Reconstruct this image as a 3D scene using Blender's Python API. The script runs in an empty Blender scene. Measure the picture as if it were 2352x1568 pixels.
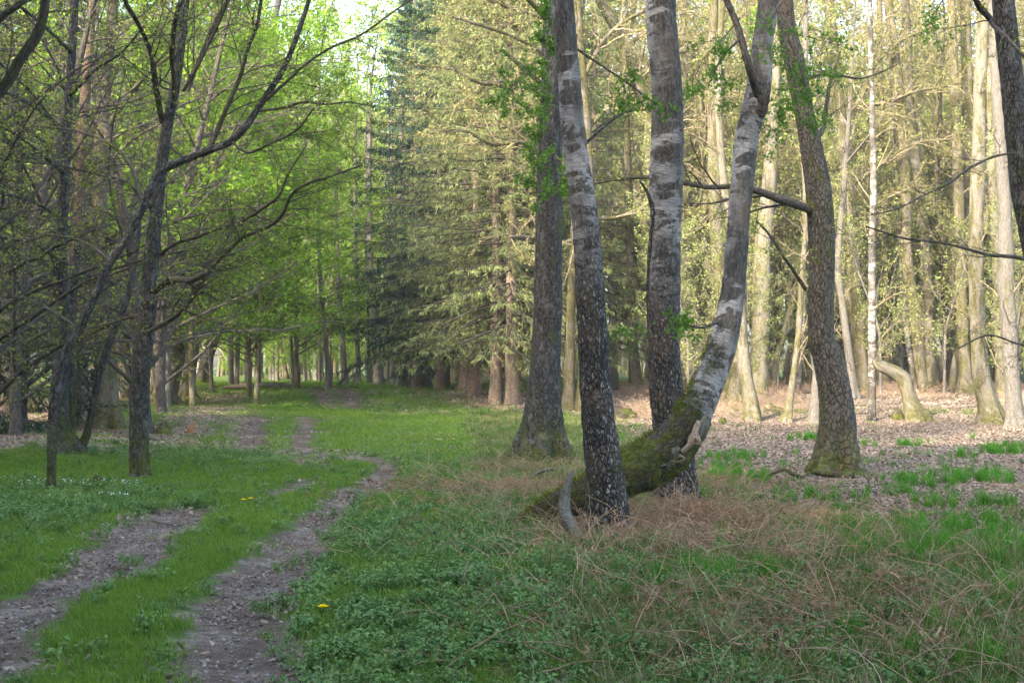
import bpy, math, random
import numpy as np
from mathutils import Vector, Matrix

random.seed(7)
RNG = np.random.default_rng(7)
R_ = math.radians
scene = bpy.context.scene
COL = scene.collection

# ------------------------------------------------------------------ camera
CAM_Z, FPX, HOR = 1.6, 3267.0, 840.0          # photo measured on a 2352 x 1568 grid
cam_d = bpy.data.cameras.new("camera")
cam = bpy.data.objects.new("camera", cam_d)
COL.objects.link(cam)
cam_d.sensor_width = 36.0
cam_d.lens = FPX / 2352 * 36.0
cam_d.clip_start = 0.1
cam_d.clip_end = 2000
TILT = math.atan((HOR - 784) / FPX)
cam.location = (0, 0, CAM_Z)
cam.rotation_euler = (math.pi / 2 + TILT, 0, 0)
scene.camera = cam

# ------------------------------------------------------------------ light
SUN_EL, SUN_FROM = R_(29.0), Vector((-0.62, -0.785))      # horizontal direction towards the sun
w = bpy.data.worlds.new("World")
scene.world = w
w.use_nodes = True
nt = w.node_tree
sky = nt.nodes.new("ShaderNodeTexSky")
sky.sky_type = 'NISHITA'
sky.sun_disc = False
sky.sun_elevation = SUN_EL
sky.sun_rotation = math.atan2(SUN_FROM.x, SUN_FROM.y)
sky.dust_density = 4.0
sky.air_density = 1.0
sky.ozone_density = 0.3
bg = nt.nodes["Background"]
bg.inputs[1].default_value = 0.15
nt.links.new(sky.outputs[0], bg.inputs[0])
sun_d = bpy.data.lights.new("sun", 'SUN')
sun_d.energy = 2.1
sun_d.angle = R_(0.8)
sun_d.color = (1.0, 0.88, 0.72)
sun = bpy.data.objects.new("sun", sun_d)
COL.objects.link(sun)
sdir = Vector((SUN_FROM.x * math.cos(SUN_EL), SUN_FROM.y * math.cos(SUN_EL), math.sin(SUN_EL)))
sun.rotation_euler = sdir.to_track_quat('Z', 'Y').to_euler()
sun.location = sdir * 80
vs = scene.view_settings
vs.view_transform = 'Standard'
vs.look = 'None'
vs.gamma = 1.0
vs.exposure = 3.1
vs.use_curve_mapping = False
scene.render.engine = 'CYCLES'
cy = scene.cycles
cy.max_bounces = 5
cy.diffuse_bounces = 3
cy.glossy_bounces = 1
cy.transmission_bounces = 3
cy.transparent_max_bounces = 4
cy.use_adaptive_sampling = True
cy.adaptive_threshold = 0.015
cy.use_denoising = True
cy.sample_clamp_indirect = 4.0
cy.filter_width = 1.5
cy.caustics_reflective = False
cy.caustics_refractive = False

# ------------------------------------------------------------------ maths helpers
def ss(a, b, x):
    t = np.clip((x - a) / (b - a), 0, 1)
    return t * t * (3 - 2 * t)

def hash3(ix, iy, iz):
    h = (ix * 374761393 + iy * 668265263 + iz * 2147483647 + 1013904223) & 0xFFFFFFFF
    h = ((h ^ (h >> 13)) * 1274126177) & 0xFFFFFFFF
    h = (h ^ (h >> 16)) & 0xFFFFFFFF
    return h.astype(np.float64) / 4294967295.0

def vn(p):
    """smooth value noise 0..1, p (...,3)"""
    p = np.asarray(p, dtype=np.float64)
    f = np.floor(p)
    i = f.astype(np.int64) + 10000
    t = p - f
    t = t * t * (3 - 2 * t)
    r = 0
    for dx in (0, 1):
        wx = t[..., 0] if dx else 1 - t[..., 0]
        for dy in (0, 1):
            wy = t[..., 1] if dy else 1 - t[..., 1]
            for dz in (0, 1):
                wz = t[..., 2] if dz else 1 - t[..., 2]
                r = r + wx * wy * wz * hash3(i[..., 0] + dx, i[..., 1] + dy, i[..., 2] + dz)
    return r

def vn2(x, y, s, seed=0.0):
    return vn(np.stack([np.asarray(x) * s, np.asarray(y) * s, np.full(np.shape(x), seed)], -1))

def norm(a):
    return a / np.maximum(np.linalg.norm(a, axis=-1, keepdims=True), 1e-9)

# ------------------------------------------------------------------ terrain height
def h0(x, y):
    x = np.asarray(x, float); y = np.asarray(y, float)
    z = 0.62 * ss(38, 74, y)
    z = z + 0.20 * np.exp(-(((x + 7.0) / 5.0) ** 2 + ((y - 58) / 6.0) ** 2))      # hump beside the track
    z = z + 0.30 * np.exp(-(((x + 8.6) / 2.6) ** 2 + ((y - 26.0) / 4.0) ** 2))   # bank under the left trees
    z = z + 0.35 * np.exp(-(((x + 9.0) / 3.0) ** 2 + ((y - 40.0) / 6.0) ** 2))
    z = z + 0.12 * np.exp(-(((x - 1.5) / 3.0) ** 2 + ((y - 10.0) / 3.5) ** 2))
    z = z + 0.20 * ss(37.5, 41.5, y) * ss(3.0, 7.0, x) * (1 - ss(60, 80, y))
    z = z + 0.16 * (vn2(x, y, 0.16, 3.3) - 0.5) * ss(4, 20, y) + 0.05 * (vn2(x, y, 0.7, 9.1) - 0.5)
    return z

def pix_dir(u, v):
    c, s = math.cos(TILT), math.sin(TILT)
    X = (u - 1176) / FPX
    Yv = (784 - v) / FPX
    return np.array([X, c - s * Yv, s + c * Yv])

def P(u, v, d):
    """point seen at (u,v) at forward distance d"""
    r = pix_dir(u, v)
    r = r / r[1]
    return np.array([0, 0, CAM_Z]) + r * d

def G(u, v):
    """where the ray through (u,v) meets the ground"""
    r = pix_dir(u, v)
    r = r / r[1]
    d = np.concatenate([np.linspace(3, 60, 2400), np.linspace(60.1, 260, 2000)])
    z = CAM_Z + r[2] * d - h0(r[0] * d, d)
    k = np.where(z < 0)[0]
    dd = d[k[0]] if len(k) else 200.0
    return np.array([r[0] * dd, dd, float(h0(r[0] * dd, dd))])

# ------------------------------------------------------------------ mesh builder
class MB:
    def __init__(s):
        s.v = []; s.q = []; s.t = []; s.a = []; s.n = 0
    def add(s, v, q=None, t=None, a=None):
        v = np.asarray(v, float).reshape(-1, 3)
        s.v.append(v)
        s.a.append(np.zeros((len(v), 3)) if a is None else np.asarray(a, float).reshape(-1, 3))
        if q is not None and len(q): s.q.append(np.asarray(q).reshape(-1, 4) + s.n)
        if t is not None and len(t): s.t.append(np.asarray(t).reshape(-1, 3) + s.n)
        s.n += len(v)
        return s
    def merge(s, o):
        for arr in o.q: s.q.append(arr + s.n)
        for arr in o.t: s.t.append(arr + s.n)
        s.v += o.v; s.a += o.a; s.n += o.n
        return s
    def tubes(s, Pn, R, S=4, a0=0.0):
        """Pn (N,K,3) polylines, R (N,K) radii"""
        Pn = np.asarray(Pn, float); R = np.asarray(R, float)
        N, K, _ = Pn.shape
        if N == 0: return s
        T = np.zeros_like(Pn)
        T[:, 1:-1] = Pn[:, 2:] - Pn[:, :-2]; T[:, 0] = Pn[:, 1] - Pn[:, 0]; T[:, -1] = Pn[:, -1] - Pn[:, -2]
        T = norm(T)
        ref = np.where(np.abs(T[:, :1, 2:3]) > 0.8, np.array([[[1.0, 0, 0]]]), np.array([[[0, 0, 1.0]]]))
        ref = np.repeat(ref, K, 1)
        U = norm(np.cross(ref, T)); W = np.cross(T, U)
        an = np.arange(S) * 2 * np.pi / S
        c = np.cos(an)[None, None, :, None]; sn = np.sin(an)[None, None, :, None]
        V = Pn[:, :, None] + (U[:, :, None] * c + W[:, :, None] * sn) * R[:, :, None, None]
        ln = np.concatenate([np.zeros((N, 1)), np.cumsum(np.linalg.norm(np.diff(Pn, axis=1), axis=2), 1)], 1)
        A = np.empty(V.shape)
        A[..., 0] = np.cos(an)[None, None] * R[:, :1, None] + a0 + (np.arange(N) % 17)[:, None, None]
        A[..., 1] = np.sin(an)[None, None] * R[:, :1, None]
        A[..., 2] = ln[:, :, None]
        i = (np.arange(N)[:, None, None] * K + np.arange(K - 1)[None, :, None]) * S + np.arange(S)[None, None]
        j = (np.arange(N)[:, None, None] * K + np.arange(K - 1)[None, :, None]) * S + (np.arange(S)[None, None] + 1) % S
        q = np.stack([i, j, j + S, i + S], -1)
        return s.add(V, q, None, A)
    def quads(s, C, X, Y, rnd=None):
        """diamond leaves: centre C, half axes X, Y"""
        C = np.asarray(C); n = len(C)
        if n == 0: return s
        V = np.stack([C - X, C - Y, C + X, C + Y], 1)
        if rnd is None: rnd = RNG.random((n, 2))
        A = np.zeros((n, 4, 3)); A[:, :, 0] = rnd[:, :1]; A[:, :, 1] = rnd[:, 1:2]; A[:, 2, 2] = 1
        return s.add(V, np.arange(n * 4).reshape(n, 4), None, A)
    def mesh(s, name, mat, smooth=True):
        m = bpy.data.meshes.new(name)
        if s.n == 0: return m
        v = np.concatenate(s.v); a = np.concatenate(s.a)
        q = np.concatenate(s.q) if s.q else np.zeros((0, 4), int)
        t = np.concatenate(s.t) if s.t else np.zeros((0, 3), int)
        nq, ntr = len(q), len(t)
        m.vertices.add(len(v)); m.loops.add(nq * 4 + ntr * 3); m.polygons.add(nq + ntr)
        m.vertices.foreach_set("co", v.astype(np.float32).ravel())
        m.loops.foreach_set("vertex_index", np.concatenate([q.ravel(), t.ravel()]).astype(np.int32))
        st = np.concatenate([np.arange(nq) * 4, nq * 4 + np.arange(ntr) * 3]).astype(np.int32)
        m.polygons.foreach_set("loop_start", st)
        if smooth: m.polygons.foreach_set("use_smooth", np.ones(nq + ntr, bool))
        at = m.attributes.new("bark", 'FLOAT_VECTOR', 'POINT')
        at.data.foreach_set("vector", a.astype(np.float32).ravel())
        m.update(calc_edges=True)
        for x in (mat if isinstance(mat, (list, tuple)) else [mat]): m.materials.append(x)
        return m
    def build(s, name, mat, parent=None, smooth=True, **kw):
        return link(name, s.mesh(name, mat, smooth), parent, **kw)

def link(name, mesh, parent=None, label=None, cat=None, group=None, kind=None, loc=None):
    o = bpy.data.objects.new(name, mesh)
    COL.objects.link(o)
    if parent is not None:
        o.parent = parent
        o.matrix_parent_inverse = Matrix.Translation(-Vector(parent.location)) if loc is None else Matrix()
    if loc is not None: o.location = loc
    if label: o["label"] = label
    if cat: o["category"] = cat
    if group: o["group"] = group
    if kind: o["kind"] = kind
    return o

def thing(name, label, cat, loc, group=None):
    o = bpy.data.objects.new(name, None)
    COL.objects.link(o)
    o.empty_display_size = 0.3
    o.location = Vector([float(c) for c in loc])
    o["label"] = label; o["category"] = cat
    if group: o["group"] = group
    return o

def copy_tree(src, loc, rz, sc, label, group):
    r = src.copy(); COL.objects.link(r)
    r.location = loc; r.rotation_euler = (0, 0, rz); r.scale = (sc, sc, sc)
    r["label"] = label; r["group"] = group
    for ch in src.children:
        c = ch.copy(); COL.objects.link(c); c.parent = r
    return r

# ------------------------------------------------------------------ materials
class NT:
    def __init__(s, name):
        s.m = bpy.data.materials.new(name); s.m.use_nodes = True
        s.t = s.m.node_tree; s.t.nodes.clear()
        s.out = s.t.nodes.new("ShaderNodeOutputMaterial")
    def n(s, typ, ins=None, **props):
        nd = s.t.nodes.new(typ)
        for k, v in props.items(): setattr(nd, k, v)
        for k, v in (ins or {}).items():
            if isinstance(v, bpy.types.NodeSocket): s.t.links.new(v, nd.inputs[k])
            else: nd.inputs[k].default_value = v
        return nd
    def vec(s): return s.n("ShaderNodeAttribute", attribute_name="bark").outputs["Vector"]
    def scale(s, v, xyz): return s.n("ShaderNodeVectorMath", {0: v, 1: xyz}, operation='MULTIPLY').outputs[0]
    def noise(s, v, sc, det=3, rough=.55, dist=0):
        return s.n("ShaderNodeTexNoise", {"Vector": v, "Scale": sc, "Detail": det, "Roughness": rough, "Distortion": dist}).outputs[0]
    def ramp(s, f, a, b):
        r = s.n("ShaderNodeMapRange", {0: f, 1: a, 2: b, 3: 0.0, 4: 1.0}); r.interpolation_type = 'SMOOTHSTEP'
        return r.outputs[0]
    def mix(s, f, a, b):
        nd = s.n("ShaderNodeMix", data_type='RGBA')
        for k, v in ((0, f), (6, a), (7, b)):
            if isinstance(v, bpy.types.NodeSocket): s.t.links.new(v, nd.inputs[k])
            else: nd.inputs[k].default_value = v if k == 0 else (*v, 1)
        return nd.outputs[2]
    def math(s, op, a, b=0.0):
        return s.n("ShaderNodeMath", {0: a, 1: b}, operation=op).outputs[0]
    def bump(s, h, st, d):
        return s.n("ShaderNodeBump", {"Height": h, "Strength": st, "Distance": d}).outputs[0]
    def princ(s, col, rough=.85, normal=None, spec=.3):
        p = s.n("ShaderNodeBsdfPrincipled", {"Roughness": rough, "Specular IOR Level": spec})
        if isinstance(col, bpy.types.NodeSocket): s.t.links.new(col, p.inputs["Base Color"])
        else: p.inputs["Base Color"].default_value = (*col, 1)
        if normal is not None: s.t.links.new(normal, p.inputs["Normal"])
        s.t.links.new(p.outputs[0], s.out.inputs[0])
        return s.m

def crackle(g, v, sx, sz, w0=.02, w1=.16):
    p = g.scale(v, (sx, sx, sz))
    p = g.n("ShaderNodeVectorMath", {0: p, 1: g.scale(g.n("ShaderNodeTexNoise", {"Vector": p, "Scale": 1.1, "Detail": 3}).outputs[1], (.9, .9, .9))}, operation='ADD').outputs[0]
    vo = g.n("ShaderNodeTexVoronoi", {"Vector": p, "Scale": 1.0}, feature='DISTANCE_TO_EDGE').outputs[0]
    return g.ramp(vo, w0, w1)

def bark_mat(name, base, dark, moss=(.07, .085, .015), moss_amt=.3, fiss=1.0, moss_base=0.0, pale=None, pale_amt=.35, crack=1.0):
    g = NT(name); v = g.vec()
    vv = g.scale(v, (24 / fiss, 24 / fiss, 9 / fiss))
    n1 = g.noise(vv, 1.0, 4, .6, .3)
    n2 = g.noise(v, 4.0, 3)
    n3 = g.noise(g.scale(v, (1, 1, .45)), 3.0, 4, .65)
    crk = crackle(g, v, 26 / fiss, 13 / fiss)
    c = g.mix(g.ramp(n1, .34, .66), tuple(.5 * a + .5 * b for a, b in zip(dark, base)), tuple(x * 1.15 for x in base))
    c = g.mix(g.math('MULTIPLY', g.math('SUBTRACT', 1.0, crk), .85 * crack), c, dark)
    if pale:
        c = g.mix(g.math('MULTIPLY', g.ramp(g.noise(g.scale(v, (6, 6, 4)), 1.3, 4, .7), .5, .66), pale_amt), c, pale)
    m = g.math('MULTIPLY', g.ramp(n3, .64 - .2 * moss_amt, .74 - .16 * moss_amt), .85)
    if moss_base:
        z = g.n("ShaderNodeSeparateXYZ", {0: v}).outputs[2]
        mb = g.math('MULTIPLY', g.ramp(z, .25 + moss_base, .1), g.ramp(n2, .35, .55))
        m = g.math('MAXIMUM', m, mb)
    mc = g.mix(g.ramp(g.noise(v, 14, 4, .7), .35, .65), tuple(x * .45 for x in moss), tuple(x * 1.25 for x in moss))
    c = g.mix(m, c, mc)
    hgt = g.math('ADD', g.math('ADD', g.math('MULTIPLY', n1, .6), crk), g.math('MULTIPLY', g.noise(v, 60, 3), .35))
    return g.princ(c, .9, g.bump(hgt, 1.0, .012), .12)

def birch_mat(name, white=(.36, .35, .335), lo=2.3, hi=3.8, brown=(.13, .098, .068)):
    g = NT(name); v = g.vec()
    z = g.n("ShaderNodeSeparateXYZ", {0: v}).outputs[2]
    dark = (.035, .031, .026)
    fis = g.noise(g.scale(v, (24, 24, 7)), 1.0, 4, .6, .6)
    plates = g.noise(g.scale(v, (13, 13, 8)), 1.4, 4, .72, .6)
    bands = g.noise(g.scale(v, (2.2, 2.2, 7)), 1.0, 5, .7, .6)
    big = g.noise(v, 1.3, 2)
    up = g.ramp(z, lo, hi)
    crk = g.math('MAXIMUM', crackle(g, v, 25, 15, .02, .22), g.math('MULTIPLY', up, .6))
    body = g.mix(g.ramp(fis, .36, .62), (.055, .05, .043), (.125, .117, .10))
    body = g.mix(g.math('MULTIPLY', g.math('SUBTRACT', 1.0, crk), .92), body, (.010, .009, .008))
    body = g.mix(g.math('MULTIPLY', g.ramp(g.noise(v, 2.2, 3), .48, .66), .5), body, brown)
    wlow = g.math('MULTIPLY', g.ramp(plates, .54, .61), .8)
    wup = g.math('MULTIPLY', g.ramp(bands, .46, .52), g.ramp(big, .40, .60))
    body = g.mix(g.math('SUBTRACT', .25, g.math('MULTIPLY', up, .25)), body, (.03, .027, .023))
    wup = g.math('MULTIPLY', wup, g.ramp(g.noise(g.scale(v, (9, 9, 14)), 1.2, 4, .75), .28, .46))
    wm = g.math('ADD', g.math('MULTIPLY', g.math('MULTIPLY', wlow, crk), g.math('SUBTRACT', 1.0, up)), g.math('MULTIPLY', wup, up))
    wc = g.mix(g.ramp(g.noise(g.scale(v, (5, 5, 30)), 1.5, 3), .3, .7), tuple(x * .55 for x in white), white)
    c = g.mix(wm, body, wc)
    # moss towards the root
    mo = g.math('MULTIPLY', g.ramp(z, 1.4, .2), g.ramp(g.noise(v, 2.6, 4, .65), .50, .62))
    c = g.mix(mo, c, (.06, .075, .012))
    hgt = g.math('ADD', g.math('ADD', fis, g.math('MULTIPLY', crk, .9)), g.math('MULTIPLY', g.noise(v, 55, 3), .4))
    return g.princ(c, .85, g.bump(hgt, 1.0, .022), .2)

def leaf_mat(name, c1, c2, trans=.45, gloss=0.0, obj_rand=False):
    g = NT(name)
    if obj_rand:
        f = g.n("ShaderNodeObjectInfo").outputs["Random"]
        x = g.n("ShaderNodeSeparateXYZ", {0: g.vec()}).outputs[0]
        f = g.math('MULTIPLY', g.math('ADD', f, x), .5)
    else:
        f = g.n("ShaderNodeSeparateXYZ", {0: g.vec()}).outputs[0]
    c = g.mix(f, c1, c2)
    d = g.n("ShaderNodeBsdfDiffuse", {"Color": c})
    sh = d.outputs[0]
    if trans > 0:
        tc = g.mix(.5, c, c)
        tr = g.n("ShaderNodeBsdfTranslucent", {"Color": c})
        sh = g.n("ShaderNodeMixShader", {0: trans, 1: sh, 2: tr.outputs[0]}).outputs[0]
    if gloss > 0:
        gl = g.n("ShaderNodeBsdfGlossy", {"Color": (1, 1, 1, 1), "Roughness": .45})
        fr = g.n("ShaderNodeMath", {0: g.n("ShaderNodeLayerWeight", {"Blend": .3}).outputs[1], 1: gloss}, operation='MULTIPLY')
        sh = g.n("ShaderNodeMixShader", {0: fr.outputs[0], 1: sh, 2: gl.outputs[0]}).outputs[0]
    g.t.links.new(sh, g.out.inputs[0])
    return g.m

M = {}
M['alder'] = bark_mat('dark_bark', (.078, .074, .066), (.016, .015, .013), moss=(.07, .085, .014), moss_amt=.35, moss_base=1.3, fiss=1.0, pale=(.22, .215, .20), pale_amt=.35)
M['birch'] = birch_mat('birch_bark')
M['birch_pale'] = birch_mat('birch_bark_pale', (.37, .35, .31), .3, .9)
M['oak'] = bark_mat('oak_bark', (.11, .096, .074), (.03, .026, .02), moss=(.085, .095, .018), moss_amt=.4, moss_base=1.0, fiss=1.3)
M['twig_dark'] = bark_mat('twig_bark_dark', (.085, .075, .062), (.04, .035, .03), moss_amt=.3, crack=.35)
M['limb_moss'] = bark_mat('mossy_limb_bark', (.10, .088, .07), (.03, .026, .022), moss=(.07, .075, .02), moss_amt=.8, crack=.35)
M['twig_grey'] = bark_mat('twig_bark_grey', (.105, .093, .078), (.05, .045, .038), moss_amt=.35, moss=(.09, .085, .03), crack=.35)
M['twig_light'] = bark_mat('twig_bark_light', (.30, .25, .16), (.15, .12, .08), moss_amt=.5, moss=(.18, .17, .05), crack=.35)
M['grey'] = bark_mat('grey_bark', (.155, .145, .125), (.08, .07, .06), moss_amt=.4, moss=(.1, .1, .03), crack=.35)
M['beech_pale'] = bark_mat('pale_mossy_bark', (.195, .18, .145), (.10, .088, .068), moss_amt=.95, moss=(.11, .105, .035), moss_base=1.6, crack=.35)
M['beech_moss'] = bark_mat('green_mossy_bark', (.17, .15, .115), (.075, .065, .05), moss_amt=1.15, moss=(.095, .092, .03), moss_base=1.0, crack=.35)
M['red'] = bark_mat('pine_bark', (.18, .12, .085), (.07, .05, .04), moss_amt=.1)
M['spruce_bark'] = bark_mat('spruce_bark', (.30, .235, .18), (.11, .085, .065), moss_amt=.2, moss=(.12, .12, .04))
M['moss_log'] = bark_mat('mossy_log_bark', (.07, .06, .045), (.02, .017, .013), crack=.5, moss=(.075, .09, .012), moss_amt=1.1)
M['deadwood'] = bark_mat('weathered_wood', (.105, .105, .08), (.04, .037, .03), crack=0, moss_amt=.35, fiss=1.4, moss=(.1, .12, .03))
M['orangewood'] = bark_mat('fresh_wood', (.38, .21, .10), (.2, .1, .05), crack=0, moss_amt=.0)
M['palewood'] = bark_mat('bleached_wood', (.30, .24, .165), (.14, .11, .075), crack=0, moss_amt=.0)
M['lf_bud'] = leaf_mat('bud_leaf', (.14, .19, .03), (.24, .28, .05), .4)
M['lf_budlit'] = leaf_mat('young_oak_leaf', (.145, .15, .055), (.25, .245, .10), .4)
M['lf_beech'] = leaf_mat('beech_leaf', (.12, .24, .022), (.24, .37, .045), .5)
M['lf_fresh'] = leaf_mat('fresh_leaf', (.07, .155, .022), (.14, .25, .04), .5)
M['lf_pale'] = leaf_mat('pale_leaf', (.20, .26, .07), (.32, .38, .13), .5)
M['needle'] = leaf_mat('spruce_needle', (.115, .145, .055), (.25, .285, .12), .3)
M['needle_dk_shade'] = leaf_mat('dark_shade_spruce_needle', (.02, .045, .03), (.055, .092, .055), .12)  # dark green needles; on sp2 they also carry the stand's left-side shade
M['needle_br'] = leaf_mat('dead_spruce_twig', (.16, .11, .06), (.24, .17, .09), .1)
M['moss'] = leaf_mat('moss_blade', (.05, .065, .008), (.17, .19, .025), .2)
# ------------------------------------------------------------------ ground zones (outlines stored as world coordinates)
def wpoly(pts):
    return np.array([G(u, v)[:2] for u, v in pts])

def inpoly(x, y, poly):
    c = np.zeros(np.shape(x), bool)
    x0, y0 = poly[-1]
    for x1, y1 in poly:
        if y0 != y1:
            cond = ((y1 > y) != (y0 > y)) & (x < (x0 - x1) * (y - y1) / (y0 - y1) + x1)
            c ^= cond
        x0, y0 = x1, y1
    return c

TRACKS = [
    [(-500, 1700), (-380, 1500), (0, 1372), (110, 1322), (215, 1240), (300, 1192), (380, 1166), (482, 1163), (440, 1212), (385, 1262), (335, 1312),
     (270, 1345), (200, 1372), (140, 1412), (100, 1452), (70, 1510), (40, 1600), (20, 1700)],
    [(385, 1700), (405, 1568), (410, 1490), (430, 1440), (432, 1400), (470, 1345), (520, 1308), (590, 1262), (640, 1212), (685, 1172),
     (745, 1158), (800, 1118), (850, 1100), (868, 1078), (850, 1062), (800, 1056), (740, 1050), (700, 1046), (660, 1036), (680, 990), (676, 956), (730, 956),
     (722, 1000), (716, 1032), (780, 1041), (870, 1046), (915, 1062), (925, 1085), (905, 1105), (850, 1142), (805, 1168), (785, 1205), (750, 1275),
     (700, 1340), (655, 1390), (640, 1440), (665, 1500), (700, 1568), (720, 1700)],
    [(590, 1142), (640, 1120), (692, 1102), (735, 1090), (740, 1080), (700, 1068), (650, 1050), (610, 1046), (532, 1042), (552, 1000), (566, 956),
     (612, 956), (612, 990), (592, 1032), (640, 1040), (720, 1056), (760, 1080), (740, 1100), (700, 1118), (650, 1142)],
    [(796, 938), (780, 906), (764, 891), (806, 891), (830, 908), (838, 936)],
    [(744, 938), (730, 912), (696, 893), (730, 889), (764, 905), (778, 936)],
]
LITTER = [
    [(1400, 962), (2700, 955), (2750, 1560), (2420, 1400), (2330, 1330), (2150, 1290), (1950, 1220), (1800, 1160), (1700, 1120), (1620, 1150), (1480, 1110), (1420, 1060), (1400, 1010)],
    [(-300, 905), (230, 925), (250, 1000), (60, 1050), (-300, 1060)],
    [(225, 985), (560, 985), (500, 1018), (350, 1035), (240, 1060)], [(330, 1110), (420, 1105), (400, 1135), (300, 1135)],
    [(350, 945), (480, 905), (560, 905), (575, 950), (530, 1000), (440, 1005), (350, 1000)],
    [(1000, 900), (1500, 885), (2900, 880), (2900, 957), (1400, 962), (1050, 925)],
    [(620, 1560), (700, 1440), (690, 1380), (740, 1400), (760, 1600), (700, 1700), (600, 1700)],
]
BRACKEN = [
    [(960, 1115), (1110, 1075), (1290, 1090), (1480, 1150), (1650, 1095), (1780, 1140), (1930, 1290), (2150, 1320), (2420, 1380), (2600, 1750), (1950, 1750), (1480, 1500), (1280, 1330), (1180, 1220), (1060, 1180)],
]
HERB = [
    [(830, 1160), (960, 1180), (1180, 1240), (1300, 1360), (1500, 1520), (1700, 1750), (720, 1750), (680, 1500), (690, 1400), (780, 1270)],
    [(370, 1010), (540, 1010), (600, 1060), (560, 1085), (420, 1050)],
    [(-200, 1120), (240, 1120), (430, 1160), (290, 1190), (0, 1230), (-200, 1250)],
    [(1480, 1450), (1700, 1400), (1850, 1480), (1900, 1750), (1500, 1750)],
]
SEDGE = [
    [(1860, 1130), (2030, 1140), (2330, 1180), (2330, 1300), (2250, 1330), (2130, 1300), (1990, 1230), (1800, 1210)],
    [(1640, 1045), (1710, 1050), (1700, 1110), (1650, 1110)], [(1800, 1270), (1950, 1300), (1900, 1400), (1750, 1360)],
]
Z = {k: [wpoly(p) for p in v] for k, v in dict(track=TRACKS, litter=LITTER, bracken=BRACKEN, herb=HERB, sedge=SEDGE).items()}

def zone(kind, x, y, soft=0.1, k=1, warp=.25, seed=0):
    x = np.asarray(x, float); y = np.asarray(y, float)
    rg = np.random.default_rng(seed)
    wx = (vn2(x, y, 2.2, 1.7) - .5) * warp * (1 + y * .03) + (vn2(x, y, 7, 5.7) - .5) * warp * .6
    wy = ((vn2(x, y, 2.2, 7.7) - .5) * warp * (1 + y * .03) + (vn2(x, y, 7, 8.7) - .5) * warp * .6) * 1.4
    acc = np.zeros(x.shape)
    for i in range(k):
        jx = rg.normal(0, soft, x.shape); jy = rg.normal(0, soft * 1.4, x.shape)
        hit = np.zeros(x.shape, bool)
        for poly in Z[kind]: hit |= inpoly(x + wx + jx, y + wy + jy, poly)
        acc += hit
    return acc / k

def hfull(x, y):
    return h0(x, y)

def build_ground():
    s = np.linspace(-1, 1, 421)
    xs = 7.0 * np.sinh(s * math.asinh(330 / 7.0)) - 1.0
    ys = np.concatenate([np.linspace(-150, 5.5, 26), 5.5 * np.exp(np.linspace(0, math.log(110 / 5.5), 400))[1:], np.linspace(112, 700, 26)])
    X, Y = np.meshgrid(xs, ys)
    Zz = h0(X, Y)
    near = (Y > 4) & (Y < 110) & (np.abs(X) < 55)
    tr = np.zeros(X.shape); li = np.zeros(X.shape); br = np.zeros(X.shape); he = np.zeros(X.shape)
    xn, yn = X[near], Y[near]
    tr[near] = zone('track', xn, yn, .10, 5, .22)
    li[near] = zone('litter', xn, yn, .35, 4, .8)
    br[near] = zone('bracken', xn, yn, .5, 3, .8)
    he[near] = zone('herb', xn, yn, .5, 3, .8)
    far = (Y < 110) & (Y > 35) & (np.abs(X) > 50) | ((Y > -150) & (Y < 4))
    li[far] = 1
    Zz = Zz - .05 * tr
    nr, nc = X.shape
    i = (np.arange(nr - 1)[:, None] * nc + np.arange(nc - 1)[None]).ravel()
    mb = MB()
    mb.add(np.stack([X, Y, Zz], -1), np.stack([i, i + 1, i + nc + 1, i + nc], -1), None, np.stack([tr, li, np.maximum(br, he * .4)], -1))
    g = NT('ground_soil')
    sx = g.n("ShaderNodeSeparateXYZ", {0: g.vec()})
    tr_, li_, br_ = sx.outputs
    co = g.n("ShaderNodeNewGeometry").outputs["Position"]
    n_f = g.noise(co, 9, 5, .7); n_m = g.noise(co, 1.6, 4, .65); n_g = g.noise(co, 45, 3, .7); n_b = g.noise(co, .55, 3)
    grass = g.mix(g.ramp(n_f, .35, .65), (.045, .075, .016), (.075, .125, .025))
    grass = g.mix(g.math('MULTIPLY', g.ramp(n_m, .55, .7), .5), grass, (.13, .11, .07))
    soil = g.mix(g.ramp(n_f, .35, .62), (.058, .039, .027), (.115, .085, .060))
    soil = g.mix(g.math('MULTIPLY', g.ramp(n_m, .44, .62), g.ramp(n_f, .3, .6)), soil, (.18, .15, .12))
    soil = g.mix(g.math('MULTIPLY', g.ramp(n_g, .48, .6), .6), soil, (.05, .036, .026))
    soil = g.mix(g.math('MULTIPLY', g.ramp(g.noise(co, 120, 2, .6), .56, .66), .7), soil, (.24, .21, .17))
    lit = g.mix(g.ramp(n_g, .35, .65), (.11, .08, .058), (.25, .20, .155))
    lit = g.mix(g.math('MULTIPLY', g.ramp(n_b, .5, .7), .4), lit, (.11, .10, .05))
    c = g.mix(li_, grass, lit)
    c = g.mix(g.math('MULTIPLY', br_, .85), c, g.mix(g.ramp(n_g, .35, .65), (.075, .052, .038), (.20, .15, .12)))
    edge = g.ramp(g.math('ADD', tr_, g.math('MULTIPLY', g.math('SUBTRACT', n_f, .5), .9)), .3, .7)
    c = g.mix(edge, c, soil)
    hh = g.math('ADD', n_g, g.math('MULTIPLY', n_f, 1.5))
    m = g.princ(c, .95, g.bump(hh, .8, .02), .1)
    mb.build('ground', m, kind='structure')

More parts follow.
